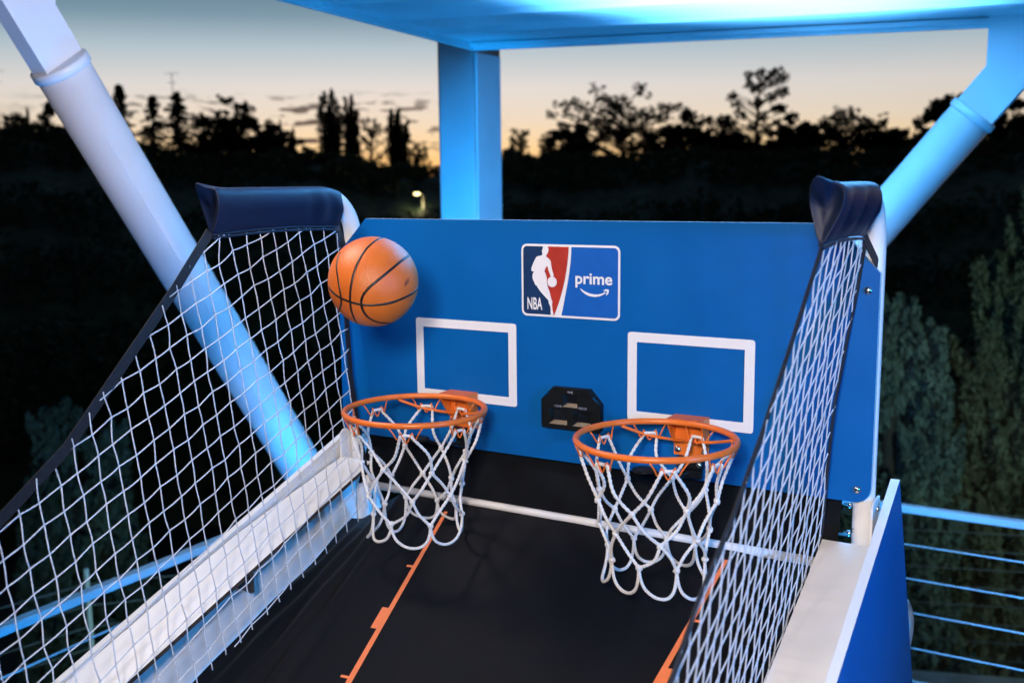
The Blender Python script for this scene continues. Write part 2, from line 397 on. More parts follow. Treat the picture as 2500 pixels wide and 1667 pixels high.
# build front face polygon with holes by grid cells
xs = sorted({cxl, cxr, *[w[0] for w in wins], *[w[2] for w in wins], -0.0375, 0.0474})
zs = sorted({zb, zt, *[w[1] for w in wins], *[w[3] for w in wins], 2.0095})
def top_at(x):
    if x < -0.0375: return 2.0095+(x-cxl)/(-0.0375-cxl)*(zt-2.0095)
    if x > 0.0474: return zt-(x-0.0474)/(cxr-0.0474)*(zt-2.0095)
    return zt
for i in range(len(xs)-1):
    for j in range(len(zs)-1):
        xa, xb, za, zc = xs[i], xs[i+1], zs[j], zs[j+1]
        mx, mz = (xa+xb)/2, (za+zc)/2
        if any(w[0] < mx < w[2] and w[1] < mz < w[3] for w in wins): continue
        ta, tb = min(zc, top_at(xa)), min(zc, top_at(xb))
        if ta <= za+1e-6 and tb <= za+1e-6: continue
        if tb <= za+1e-6 or ta <= za+1e-6:
            # triangle where the sloped corner cuts the cell
            if ta > za: mb.add([(xa, -0.014, za), (xa+(ta-za)/max(1e-6, (ta-tb))*(xb-xa), -0.014, za), (xa, -0.014, ta)], [(0, 1, 2)])
            else: mb.add([(xb-(tb-za)/max(1e-6, (tb-ta))*(xb-xa), -0.014, za), (xb, -0.014, za), (xb, -0.014, tb)], [(0, 1, 2)])
            continue
        mb.add([(xa, -0.014, za), (xb, -0.014, za), (xb, -0.014, tb), (xa, -0.014, ta)], [(0, 1, 2, 3)])
SCB = mb.build('scoreboard', M['black_plastic'], G)
for w in wins:
    mb = MB()
    x0, z0, x1, z1 = w; y0, y1 = -0.014, -0.0035
    d = 0.006
    mb.add([(x0, y0, z0), (x1, y0, z0), (x1, y1, z0+d), (x0+d, y1, z0+d)], [(0, 1, 2, 3)], 1)          # lower lip in a lighter colour, light from above painted in
    mb.add([(x0, y0, z0), (x0+d, y1, z0+d), (x0+d, y1, z1), (x0, y0, z1)], [(0, 1, 2, 3)], 2)
    mb.add([(x1, y0, z0), (x1, y0, z1), (x1, y1, z1), (x1, y1, z0+d)], [(0, 1, 2, 3)], 2)
    mb.add([(x0, y0, z1), (x0+d, y1, z1), (x1, y1, z1), (x1, y0, z1)], [(0, 1, 2, 3)], 2)
    mb.add([(x0+d, y1, z0+d), (x1, y1, z0+d), (x1, y1, z1), (x0+d, y1, z1)], [(0, 1, 2, 3)], 0)
    mb.box((x0-0.0004, y0-0.0008, z0-0.0009), (x1+0.0002, y0+0.0001, z0), 1)
    mb.build('display_window', [M['display'], M['lit_lip'], M['black_plastic']], SCB, fixn=False)
text_obj('lettering', 'TIME', -0.0028, 2.0288, 0.0104, 2.0336, -0.0146, M['lettering'], SCB)
text_obj('lettering', 'HOME', -0.0332, 1.9962, -0.0166, 2.0010, -0.0146, M['lettering'], SCB)
text_obj('lettering', 'VISITOR', 0.0236, 1.9962, 0.0446, 2.0012, -0.0146, M['lettering'], SCB)

# ---- hoops
HOOKS = {-1: (162, 115, 78, 39, -15, -62, -117, -160), 1: (158, 117, 77, 27, -18, -59, -110, -156)}
def make_hoop(sx):
    rng = random.Random(11+sx)
    cx, cy, cz = 0.276*sx, -0.196, 2.0
    rim = MB()
    rim.tube([(cx+0.15*math.cos(2*PI*k/72), cy+0.15*math.sin(2*PI*k/72), cz) for k in range(72)], 0.0062, 12, closed=True)
    H = rim.build('hoop', M['orange'], G)
    # bracket
    b = MB()
    yb = cy+0.150
    b.prism_x([(-0.0005, cz+0.0065), (-0.0005, cz-0.078), (-0.0045, cz-0.078), (-0.0045, cz+0.0025), (yb+0.004, cz+0.0025), (yb-0.003, cz+0.0065)], cx-0.037, cx+0.037)
    for s in (-1, 1):
        x = cx+s*0.0355
        b.prism_x([(-0.0046, cz+0.0024), (-0.0046, cz-0.055), (-0.012, cz-0.052), (yb+0.003, cz-0.012), (yb+0.003, cz+0.0024)], x-0.0012, x+0.0012)
    # welded weld tabs on the ring
    for dx in (-0.018, 0.012): b.box((cx+dx, yb-0.0035, cz+0.0058), (cx+dx+0.016, yb+0.003, cz+0.0072))
    b.build('bracket', M['orange'], H)
    # brace rods
    b = MB()
    for a, s in ((140, -1), (33, 1)):
        p0 = (cx+0.147*math.cos(R(a)), cy+0.147*math.sin(R(a)), cz-0.006)
        p1 = (cx+s*0.075, cy+0.120, cz-0.024)
        b.tube(smooth_path([p0, p1, (cx+s*0.040, -0.060, cz-0.032), (cx+s*0.012, -0.026, cz-0.042), (cx+s*0.002, -0.008, cz-0.046)], 5), 0.0032, 8)
    b.build('brace_rod', M['orange'], H)
    for s in (-1, 1): bolt(H, (cx+s*0.0285, -0.0046, cz-0.066), 0.0062)
    # hooks
    for a in HOOKS[sx]:
        q = MB(); er = Vector((math.cos(R(a)), math.sin(R(a)), 0)); et = Vector((-math.sin(R(a)), math.cos(R(a)), 0))
        C = Vector((cx, cy, cz))+er*0.150
        P = [(-0.034, 0, -0.004), (-0.026, -0.004, -0.016), (-0.020, -0.008, -0.029), (-0.0165, -0.012, -0.031), (-0.0135, -0.012, -0.023), (-0.0125, -0.008, -0.016), (-0.0095, -0.007, -0.019), (-0.003, -0.008, -0.034), (0.0, -0.008, -0.037), (0.003, -0.008, -0.034), (0.0095, -0.007, -0.019), (0.0125, -0.008, -0.016), (0.0135, -0.012, -0.023), (0.0165, -0.012, -0.031), (0.020, -0.008, -0.029), (0.026, -0.004, -0.016), (0.034, 0, -0.004)]
        q.tube([C+et*t+er*rd+Vector((0, 0, z)) for t, rd, z in P], 0.0016, 6)
        q.build('net_hook', M['orange'], H)
    # rope net: hook loops, three rows of knots, hanging loops
    nb = MB(); n = 8; hk = sorted(HOOKS[sx])
    def cylp(a, rad, z, jx=0.0075):
        return Vector((cx+rad*math.cos(R(a))+rng.uniform(-jx, jx), cy+rad*math.sin(R(a))+rng.uniform(-jx, jx), cz+z+rng.uniform(-0.006, 0.006)))
    def mid(i):
        a0, a1 = hk[i], hk[(i+1) % n]+(360 if i == n-1 else 0)
        return (a0+a1)/2
    row1 = [cylp(mid(i), 0.117, -0.108) for i in range(n)]
    row2 = [cylp(hk[i], 0.103, -0.168) for i in range(n)]
    row3 = [cylp(mid(i), 0.096, -0.222) for i in range(n)]
    tops = []
    for a in hk:
        er = Vector((math.cos(R(a)), math.sin(R(a)), 0)); et = Vector((-math.sin(R(a)), math.cos(R(a)), 0))
        C = Vector((cx, cy, cz))+er*0.141
        tops.append((C-et*0.014+Vector((0, 0, -0.023)), C+et*0.014+Vector((0, 0, -0.023)), et, er))
    RR = 0.0031
    def rope(P, k=6):
        S = smooth_path(P, k*2); L = len(S); ph = rng.uniform(0, 6)
        nb.tube(S, RR, 8, rfun=lambda i, r_: r_*(1+0.17*(1 if i % 2 else -1)))
    def sag(a, b, amt=0.0065):
        m_ = (a+b)/2; out = Vector((m_.x-cx, m_.y-cy, 0)); out.normalize()
        return m_+out*rng.uniform(-amt, amt)+Vector((0, 0, -rng.uniform(0, amt)))+Vector((-out.y, out.x, 0))*rng.uniform(-amt, amt)*1.5
    for i in range(n):
        a, b_, et, er = tops[i]
        kl, kr = row1[i-1], row1[i]
        # strand: left knot, up through the hook, across, down to the right knot
        rope([kl, sag(kl, a, 0.010), a+Vector((0, 0, -0.006)), a+et*0.003, (a+b_)/2+Vector((0, 0, 0.001)), b_-et*0.003, b_+Vector((0, 0, -0.006)), sag(b_, kr, 0.010), kr], 5)
        rope([row1[i], sag(row1[i], row2[i]), row2[i]]); rope([row1[i], sag(row1[i], row2[(i+1) % n]), row2[(i+1) % n]])
        rope([row2[i], sag(row2[i], row3[i]), row3[i]]); rope([row2[i], sag(row2[i], row3[i-1]), row3[i-1]])
        # bottom loop between neighbouring knots
        j = (i+1) % n; p0, p1 = row3[i], row3[j]
        m_ = cylp(hk[j], 0.097+rng.uniform(-0.016, 0.016), -0.274+rng.uniform(-0.012, 0.008), 0.004)
        d = (p1-p0)
        def lp(t, dz): return p0.lerp(p1, t)+(Vector((m_.x, m_.y, 0))-Vector(((p0.x+p1.x)/2, (p0.y+p1.y)/2, 0)))*(4*t*(1-t))+Vector((0, 0, dz))
        dep = m_.z-(p0.z+p1.z)/2
        rope([p0, lp(0.03, dep*0.40), lp(0.12, dep*0.75), lp(0.30, dep*0.97), lp(0.5, dep*1.03), lp(0.70, dep*0.97), lp(0.88, dep*0.75), lp(0.97, dep*0.40), p1], 4)
    for rw in (row1, row2, row3):
        for k_ in rw:
            nb.sphere(k_, 0.0062, 9, 7, 0, (1.05, 1.05, 0.95))
            for _ in range(3):
                o_ = Vector((rng.uniform(-1, 1), rng.uniform(-1, 1), rng.uniform(-1, 1))).normalized()*0.0042
                nb.sphere(k_+o_, 0.0036, 7, 5)
    nb.build('net', M['rope'], H, fixn=False)
    # black score sensor under the bracket
    sn = MB()
    sn.bbox((cx-0.029, -0.016, 1.897), (cx+0.029, -0.0005, 1.921), 0.003)
    sn.bbox((cx-0.018, -0.013, 1.876), (cx+0.026, -0.0008, 1.8965), 0.003)
    px = cx-0.066
    sn.tube(smooth_path([(cx-0.004, -0.010, 1.889), (cx-0.020, -0.028, 1.884), (cx-0.045, -0.055, 1.890), (px, -0.083, 1.902)], 5), 0.0042, 8)
    sn.sphere((px, -0.092, 1.906), 0.026, 18, 8, 0, (1, 1, 0.22))
    SN = sn.build('score_sensor', M['black_plastic'], H)
    for s in (-1, 1): bolt(H, (cx+s*0.022, -0.016, 1.909), 0.0055)
    return H
for sx in (-1, 1): make_hoop(sx)

# ---- frame: posts that bend forward over the playing field, fabric sleeves
for s in (-1, 1):
    mb = MB(); x = 0.613*s; yp = 0.034; rb = 0.10
    P = [(x, yp, 0.35), (x, yp, 1.2), (x, yp, 2.0), (x, yp, 2.45-rb)]
    P += [(x, yp-rb+rb*math.cos(R(a)), 2.45-rb+rb*math.sin(R(a))) for a in range(9, 91, 9)]
    P += [(x, -0.20, 2.45), (x, -0.405 if s < 0 else -0.325, 2.45)]
    mb.tube(P, 0.0205, 18)
    PO = mb.build('upright_post', M['white_metal'], G)
    for z in (1.855, 1.798): bolt(PO, (x, yp, z), 0.0058, 'x')
    mb = MB()                                   # flat bolted plate outside the post foot
    xo = x+s*0.0235
    mb.prism_x([(-0.012, 1.72), (-0.012, 1.868), (0.0, 1.876), (0.052, 1.876), (0.058, 1.868), (0.058, 1.72)], xo-0.002, xo+0.002)
    mb.build('post_plate', M['white_metal'], PO)
    if s > 0:
        t2 = text_obj('lettering', '2', 0.5955, 1.8085, 0.6010, 1.8165, 0.0122, M['black_plastic'], PO, rot=R(165))

    # fabric sleeve: loft along y, profile in x-z hanging off the tube
    mb = MB(); rings = []; rng = random.Random(5+s); NY = 26
    for k in range(NY+1):
        t = k/NY; yf = -0.432 if s < 0 else -0.352; y = yf+t*(-0.027-yf)
        drop = 0.012*max(0, (t-0.86)/0.14)**1.5            # follows the bend at the rear
        zt = 2.474-drop; zbm = 2.379+0.006*math.sin(t*PI)
        if t < 0.10: zt += 0.003*(1-t/0.10)
        nar = 1-0.28*max(0, (t-0.8)/0.2)**2
        w1 = 0.0265
        hemx = 0.606*s
        wob = 0.0015*math.sin(5*t*PI+s)*t+(0.0046*math.sin(38*t+2)*max(0, (t-0.60)/0.40))+(0.004*math.sin(19*t) if s > 0 else 0)
        # open end droops like loose cloth
        prof = [(-0.0015, zbm), (-0.009*nar, zbm+0.012), (-0.017*nar, zbm+0.035), (-0.0265*nar, zt-0.040), (-0.0275*nar, zt-0.018), (-0.024*nar, zt-0.006), (-0.012, zt-0.001), (0.0, zt), (0.012, zt-0.001), (0.024*nar, zt-0.006), (0.0275*nar, zt-0.018), (0.0265*nar, zt-0.040), (0.017*nar, zbm+0.035), (0.009*nar, zbm+0.012), (0.0015, zbm)]
        ring = []
        for q, (dx, z) in enumerate(prof):
            a = (z-zbm)/(zt-zbm)
            xx = hemx+(x-hemx)*min(1, a*1.3)+dx
            yy = y
            if k < 4:                              # mouth: upper front tip sticks out
                f = (1-k/4)
                yy += f*f*0.022*(1 if q == 6 else (0.5 if q in (5, 7) else 0))*-1 + f*0.012*(0.5-abs(a-0.5))
            if k > NY-6: yy += 0.004*math.sin(q*1.7)
            ring.append((xx+wob*math.sin(a*PI), yy, z+(0.016*(1-k/4)**2 if (k < 4 and q == 6) else 0)))
        rings.append(ring)
    cc = Vector((0, 0, 0))
    for q in rings[0]: cc += Vector(q)/len(rings[0])
    rings.insert(0, [tuple(cc+(Vector(q)-cc)*0.93+Vector((0, 0.0015, 0))) for q in rings[0]])
    rings.insert(0, [tuple(cc+(Vector(q)-cc)*0.45+Vector((0, 0.010, 0))) for q in rings[0]])
    mb.loft(rings, closed=True, caps=False, smooth=True)
    nn_ = len(rings[0]); mb.f.append(list(reversed(range(nn_)))); mb.m.append(0); mb.sm.append(True)
    SL = mb.build('fabric_sleeve', M['nylon'], PO)
    so = SL.modifiers.new('thickness', 'SOLIDIFY'); so.thickness = 0.0012; so.offset = 1
    ss = SL.modifiers.new('smooth', 'SUBSURF'); ss.levels = 1; ss.render_levels = 2
    mb = MB()                                   # stitched hem
    mb.tube([(0.606*s-s*0.001, yf+0.002+(-0.03-yf)*k/20, 2.379+0.006*math.sin(k/20*PI)) for k in range(21)], 0.0042, 6, squash=0.6)
    mb.tube([(0.606*s-s*0.001, yf+0.002+(-0.03-yf)*k/20, 2.3725+0.006*math.sin(k/20*PI)) for k in range(21)], 0.0030, 6)
    mb.build('hem', M['nylon'], PO)
    mb = MB()                                   # tie strap from the sleeve to the post
    for a_, b_ in (((0.604*s, -0.035, 2.383), (x+s*0.010, 0.012, 2.325)),):
        a_, b_ = Vector(a_), Vector(b_); d = (b_-a_); sd = Vector((0, 0.6, 0.8))
        q = [a_-sd*0.012, a_+sd*0.012, b_+sd*0.011, b_-sd*0.011]
        mb.hexa([*[v+Vector((-0.0008, 0, 0)) for v in q], *[v+Vector((0.0008, 0, 0)) for v in q]])
    mb.build('tie_strap', M['webbing'], PO)

# ---- side nets (diamond mesh on an inclined plane between sleeve, strap and rail)
POLY = {-1: [(-0.432,2.378),(-0.334,2.382),(-0.207,2.384),(-0.067,2.381),(-0.038,2.359),(-0.038,2.237),(-0.055,2.024),(-0.050,1.943),(-0.036,1.819),(-0.024,1.709),(-0.082,1.681),(-0.467,1.553),(-0.604,1.510),(-0.80,1.440),(-1.30,1.30),(-1.55,1.55),(-0.972,1.942),(-0.835,2.027),(-0.67,2.172)],
        1: [(-0.336,2.370),(-0.223,2.376),(-0.047,2.378),(-0.015,2.367),(-0.010,2.291),(-0.034,2.203),(-0.062,2.07),(-0.056,2.006),(-0.020,1.806),(-0.058,1.735),(-0.325,1.633),(-0.455,1.582),(-0.80,1.44),(-1.20,1.32),(-1.30,1.45),(-0.907,1.786),(-0.82,1.859),(-0.739,1.944),(-0.638,2.017),(-0.54,2.116)]}
STRAP_F = {-1: [(-0.436,2.385),(-0.55,2.276),(-0.67,2.172),(-0.835,2.027),(-0.972,1.942),(-1.123,1.848),(-1.55,1.55)],
           1: [(-0.340,2.378),(-0.44,2.243),(-0.54,2.116),(-0.638,2.017),(-0.739,1.944),(-0.82,1.859),(-0.907,1.786),(-1.30,1.45)]}
STRAP_R = {-1: [(-0.045,2.376),(-0.034,2.359),(-0.034,2.237),(-0.050,2.024),(-0.046,1.943),(-0.034,1.819),(-0.022,1.715)],
           1: [(-0.035,2.374),(-0.010,2.355),(-0.006,2.291),(-0.030,2.203),(-0.058,2.07),(-0.052,2.006),(-0.016,1.806),(-0.046,1.745)]}
def netx(s, y, z):
    bow = 0.006*math.sin(max(0, min(1, (2.38-z)/0.7))*PI)
    return s*(0.368+0.1*z+ -bow*0.6)
def inside(P, y, z):
    c = False; n = len(P)
    for i in range(n):
        (y0, z0), (y1, z1) = P[i], P[(i+1) % n]
        if (z0 > z) != (z1 > z) and y < (y1-y0)*(z-z0)/(z1-z0)+y0: c = not c
    return c
def ribbon(mb, pts, w, th, s):
    """flat webbing in the net plane following (y,z) points"""
    P = [Vector((0, y, z)) for y, z in pts]; rings = []
    for i, p in enumerate(P):
        t = (P[min(i+1, len(P)-1)]-P[max(i-1, 0)]).normalized(); nrm = Vector((0, -t.z, t.y))
        a, b = p+nrm*w/2, p-nrm*w/2
        rings.append([(netx(s, a.y, a.z)-th, a.y, a.z), (netx(s, a.y, a.z)+th, a.y, a.z), (netx(s, b.y, b.z)+th, b.y, b.z), (netx(s, b.y, b.z)-th, b.y, b.z)])
    mb.loft(rings, closed=True, caps=True)
for s in (-1, 1):
    rng = random.Random(40+s); P = POLY[s]
    if s < 0: org, a, b = (-0.538, 2.229), (0.0412, 0.0157), (0.0030, -0.0455)
    else: org, a, b = (-0.283, 2.274), (0.0345, 0.0186), (0.0030, -0.0450)
    ni = range(-34, 22); nj = range(-10, 26)
    K = {}
    for i in ni:
        for j in nj:
            y = org[0]+a[0]*i+b[0]*j; z = org[1]+a[1]*i+b[1]*j
            amp = 0.0025 if s < 0 else 0.0014; zg = 0.0015 if s < 0 else 0.0004
            y += rng.uniform(-amp, amp)+zg*(1 if (i+j) % 2 else -1); z += rng.uniform(-amp, amp)+zg*(1 if (i+j) % 2 else -1)
            # disturbed, slack area under the front of the sleeve
            dd = math.hypot(y-(P[0][0]+0.06), z-(P[0][1]-0.05))
            if dd < 0.10: y += rng.uniform(-0.008, 0.008); z += rng.uniform(-0.006, 0.006)
            K[i, j] = (y, z, rng.uniform(-0.002, 0.002))
    mb = MB(); knots = set()
    def seg(k0, k1):
        (y0, z0, d0), (y1, z1, d1) = K[k0], K[k1]
        i0, i1 = inside(P, y0, z0), inside(P, y1, z1)
        if not i0 and not i1: return
        if i0: knots.add(k0)
        if i1: knots.add(k1)
        t0, t1 = 0.0, 1.0
        if i0 != i1:
            lo, hi = (0.0, 1.0)
            for _ in range(14):
                m_ = (lo+hi)/2; q = inside(P, y0+(y1-y0)*m_, z0+(z1-z0)*m_)
                if q == i0: lo = m_
                else: hi = m_
            if i0: t1 = lo+0.10
            else: t0 = lo-0.10
        sg = rng.uniform(-0.0022, 0.0022); pts = []
        for t in np.linspace(max(0, t0), min(1, t1), 5):
            y = y0+(y1-y0)*t; z = z0+(z1-z0)*t; bw = 4*t*(1-t)*sg
            y += bw*0.7; z += -abs(bw)*0.5
            pts.append((netx(s, y, z)+d0+(d1-d0)*t, y, z))
        mb.tube(pts, 0.00132 if s < 0 else 0.00118, 6)
    for i in ni:
        for j in nj:
            if (i+1, j) in K: seg((i, j), (i+1, j))
            if (i, j+1) in K: seg((i, j), (i, j+1))
    for k in knots:
        y, z, d = K[k]; mb.sphere((netx(s, y, z)+d, y, z), 0.0022 if s < 0 else 0.0020, 7, 5, 0, (1.0, 1.15, 1.0))
    NET = mb.build('side_net', M['cord'], G, fixn=False)
    mb = MB(); ribbon(mb, [(p[0], p[1]) for p in STRAP_F[s]], 0.020 if s < 0 else 0.017, 0.0012, s)
    mb.build('edge_strap', M['webbing'], NET)
    mb = MB(); ribbon(mb, STRAP_R[s], 0.016 if s < 0 else 0.020, 0.0012, s)
    mb.build('rear_strap', M['webbing'], NET)

# ---- sloping side rails, inner walls, outer panels
def rail_z(s, y): return (1.804+0.320*(y+0.012)) if s < 0 else (1.792+0.350*(y+0.003))
for s in (-1, 1):
    rng = random.Random(3+s)
    mb = MB(); xi, xo = 0.546*s, 0.641*s; y0, y1 = -0.006, -1.60; th = 0.010
    N = 60; top = []; 
    rings = []
    for k in range(N+1):
        y = y0+(y1-y0)*k/N; z = rail_z(s, y)
        zo = z if s > 0 else ((1.806+0.243*(y+0.009)) if y > -0.39 else 1.7134+0.335*(y+0.39))
        jag = 0.0
        if s > 0: jag = 0.003-0.002*abs(math.sin(y*9.0))-0.0015*rng.random()*(1 if -0.35 < y < -0.05 else 0.2)-(0.004*math.sin((y+0.30)/0.20*PI) if -0.30 < y < -0.10 else 0)
        else: jag = -0.002*rng.random()
        xo_ = xo+s*jag
        rings.append([(xi, y, z), (xo_, y, zo), (xo_, y, zo-th), (xi, y, z-th)])
    o = len(mb.v)
    for r_ in rings: mb.v += r_
    for k in range(N):
        for i, mi in ((0, 0), (1, 1), (2, 0), (3, 1)):
            j = (i+1) % 4
            mb.f.append([o+k*4+i, o+k*4+j, o+(k+1)*4+j, o+(k+1)*4+i]); mb.m.append(mi); mb.sm.append(False)
    mb.f.append([o, o+1, o+2, o+3]); mb.m.append(0); mb.sm.append(False)
    mb.f.append([o+N*4+i for i in (3, 2, 1, 0)]); mb.m.append(1); mb.sm.append(False)
    RAIL = mb.build('side_rail', [M['laminate'], M['fibreboard']], G)
    # inner wall below the rail
    mb = MB(); xa, xb = 0.600*s, 0.609*s
    mb.prism_x([(-0.004, rail_z(s, -0.004)-th-0.0005), (-0.004, 1.62), (-1.60, 0.98), (-1.60, rail_z(s, -1.60)-th-0.0005)], xa, xb)
    W = mb.build('inner_wall', M['white_wall'], G)
    # triangular support under the rail
    if s < 0:
        for yg in (-0.418, -1.05):
            mb = MB(); zr = rail_z(s, yg)-th-0.001
            mb.prism_y([(xa+0.0006, zr+0.006), (xi-0.004, zr), (xi-0.004, zr-0.046), (xa+0.0006, zr-0.040)], yg-0.010, yg, 0, 1)
            mb.build('gusset', [M['grey_board'], M['fibreboard']], RAIL)
    # outer panel (blue outside, white inside)
    mb = MB()
    if s > 0:
        poly = [(0.106, 1.897), (-1.70, 1.184), (-1.70, 0.45), (0.62, 0.45), (0.62, 0.965)]
        mb.prism_x(poly, 0.648, 0.665, 1, 1, 0)
    else:
        poly = [(0.024, 1.862), (-0.39, 1.719), (-1.70, 1.278), (-1.70, 0.45), (0.55, 0.45), (0.55, 0.955)]
        mb.prism_x(poly, -0.661, -0.646, 0, 1, 1)
    mb.build('side_panel', [M['panel'], M['white_wall']], G)

# ---- crossbar, curtain, ramp sheet with lane markings
mb = MB()
mb.tube([(-0.534, -0.030, 1.756), (0.556, -0.030, 1.752)], 0.0092, 16)
mb.bbox((-0.546, -0.036, 1.742), (-0.533, -0.024, 1.779), 0.002)
mb.build('crossbar', M['white_metal'], G)
mb = MB(); rings = []
for k in range(13):
    t = k/12
    rings.append([(-0.575+1.15*i/30, -0.024+0.050*min(1,t*1.9)+0.003*math.sin(i*0.9+k*0.3), 1.752+t*0.22) for i in range(31)])
mb.loft(rings, closed=False, caps=False, smooth=True)
mb.build('back_curtain', M['curtain'], G)

def ramp_z(x, y):
    c = 1.735+0.64*(y+0.06); w = 1.668+0.380*y
    h = max(0.0, min(1.0, (abs(x)-0.40)/0.196)); h = h*h*(3-2*h)
    # soft pleats toward both side walls
    rp = max(0, min(1, (abs(x)-0.37)/0.08))
    pl = 0.0062*rp*(math.sin(abs(x)*120+y*14+1.6*math.sin(y*5))+0.5*math.sin(abs(x)*63-y*22+2))*min(1, (-y)/0.15 if y < 0 else 0)
    sagc = -0.006*math.exp(-((x-0.10)/0.18)**2)*max(0, min(1, -y/0.25))
    mk_ = max(0.0, min(1.0, (0.255-abs(x))/0.07)); und = mk_*(0.0030*math.sin(x*14+y*9+1.0)*math.sin(y*11-x*6)+0.0016*math.sin(x*31-y*22)+0.0010*math.sin(x*47+y*39+2))*min(1.0, -y/0.12)
    return c+(w-c)*h+pl+(0 if abs(x) > 0.27 and abs(x) < 0.385 else 1)*0+und
mb = MB(); NX, NYY = 120, 90; V = []
for j in range(NYY+1):
    y = -0.026-1.25*(j/NYY)**1.15
    for i in range(NX+1):
        x = -0.598+1.196*i/NX
        V.append((x, y, ramp_z(x, y)))
Fc = [(j*(NX+1)+i, j*(NX+1)+i+1, (j+1)*(NX+1)+i+1, (j+1)*(NX+1)+i) for j in range(NYY) for i in range(NX)]
mb.add(V, Fc, 0, True)
RAMP = mb.build('ramp_sheet', M['ramp'], G)
def marking(polys, name='lane_marking'):
    mb = MB()
    for P in polys:
        n = len(P); o = len(mb.v)
        mb.v += [(x, y, ramp_z(x, y)+0.0012) for x, y in P]
        mb.f.append(list(range(o, o+n))); mb.m.append(0); mb.sm.append(False)
    return mb.build(name, M['marking'], RAMP)
def stripe(xa0, xb0, ya, xa1, xb1, yb):
    return [(xa0, ya), (xb0, ya), (xb1, yb), (xa1, yb)]
def lerp(a, b, t): return a+(b-a)*t
def LXa(y): return lerp(-0.2949, -0.2850, (y+0.063)/(-0.445+0.063))
def LXb(y): return lerp(-0.2858, -0.2715, (y+0.063)/(-0.445+0.063))
mk = [stripe(LXa(-0.063), LXb(-0.063), -0.063, LXa(-0.85), LXb(-0.85), -0.85)]
for ya, yb, w in ((-0.1958, -0.2006, 0.0150), (-0.292, -0.337, 0.0152), (-0.4345, -0.4392, 0.0185), (-0.555, -0.600, 0.016), (-0.70, -0.705, 0.0185)):
    mk.append([(LXa(ya)-w, ya-0.001), (LXa(ya)+0.0002, ya), (LXa(yb)+0.0002, yb), (LXa(yb)-w, yb-0.001)])
marking(mk)
def RXa(y): return lerp(0.3690, 0.3232, (y+0.060)/(-0.3024+0.060))
def RXb(y): return lerp(0.3776, 0.3372, (y+0.060)/(-0.290+0.060))
mk = [stripe(RXa(-0.060), RXb(-0.060), -0.060, RXa(-0.80), RXb(-0.80), -0.80)]
for ya, yb, w in ((-0.1852, -0.1900, 0.0125), (-0.2805, -0.3240, 0.0120), (-0.42, -0.425, 0.0125)):
    mk.append([(RXb(ya)-0.0002, ya), (RXb(ya)+w, ya+0.001), (RXb(yb)+w, yb+0.001), (RXb(yb)-0.0002, yb)])
marking(mk)

# rear legs
for s in (-1, 1):
    mb = MB()
    mb.tube(smooth_path([(0.590*s, 0.06, 1.45), (0.580*s, 0.40, 1.42), (0.579*s, 0.70, 1.40), (0.588*s, 0.757, 1.352), (0.585*s, 0.775, 1.28), (0.565*s, 0.775, 1.10), (0.56*s, 0.775, 0.02)], 7), 0.024, 14)
    mb.tube([(0.56*s, 0.775, 0.0), (0.56*s, 0.775, 0.03)], 0.032, 14)
    mb.build('rear_leg', M['white_metal'], G)
    mb = MB(); mb.tube([(0.60*s, -1.55, 0.0), (0.60*s, -1.55, 1.15)], 0.024, 14); mb.build('front_leg', M['white_metal'], G)

# ================================================================== BALL
BC = Vector((-0.268, -0.337, 2.288)); BR = 0.089
BALL = thing('basketball', 'orange leather basketball flying above the left hoop', 'basketball', BC)
mb = MB(); mb.sphere(BC, BR, 96, 64); LE = mb.build('leather_cover', M['ball'], BALL)
S1 = [(-0.6167,-0.7829,-0.0814),(-0.4158,-0.8927,-0.1740),(-0.1697,-0.9461,-0.2758),(0.0770,-0.9333,-0.3506),(0.3251,-0.8543,-0.4055),(0.5027,-0.7545,-0.4220),(0.6604,-0.6271,-0.4131),(0.8124,-0.4412,-0.3813),(0.9164,-0.2351,-0.3239),(0.9668,0.0249,-0.2542),(0.8896,0.4351,-0.1392)]
S2 = [(-0.3998,-0.6237,0.6717),(-0.3611,-0.7786,0.5132),(-0.3013,-0.8826,0.3608),(-0.2084,-0.9664,0.1507),(-0.1576,-0.9842,-0.0803),(-0.1585,-0.9483,-0.2750),(-0.2121,-0.8837,-0.4173),(-0.3992,-0.7100,-0.5801)]
S3 = [(0.2298,0.0710,0.9707),(0.2883,-0.3137,0.9047),(0.2789,-0.5702,0.7727),(0.2596,-0.7659,0.5882),(0.2266,-0.8973,0.3789),(0.1859,-0.9749,0.1225),(0.1355,-0.9827,-0.1264),(0.0844,-0.9373,-0.3381),(0.0298,-0.8493,-0.5271),(-0.0295,-0.7032,-0.7104),(-0.1316,-0.4535,-0.8815)]
S4 = [(0.7428,0.3362,0.5790),(0.8638,-0.1262,0.4877),(0.8430,-0.3991,0.3607),(0.7693,-0.5967,0.2283),(0.6602,-0.7446,0.0989),(0.5461,-0.8375,-0.0207),(0.4495,-0.8827,-0.1368),(0.3706,-0.8928,-0.2559),(0.3266,-0.8664,-0.3777),(0.3047,-0.7991,-0.5183),(0.3079,-0.6809,-0.6645),(0.3429,-0.5406,-0.7682),(0.4017,-0.3551,-0.8441),(0.4451,-0.1685,-0.8795),(0.4005,0.1477,-0.9043)]
def seam_loop(pts):
    P = [Vector(p).normalized() for p in pts]
    return [v.normalized() for v in smooth_path(P, 6)]
for S in (S1, S2, S3, S4):
    for sg in (1, -1):
        pts = seam_loop(S)
        if sg < 0: pts = [-v for v in pts]
        mb = MB(); mb.tube([BC+v*(BR-0.0020) for v in pts], 0.0033, 8)
        mb.build('seam', M['seam'], BALL)
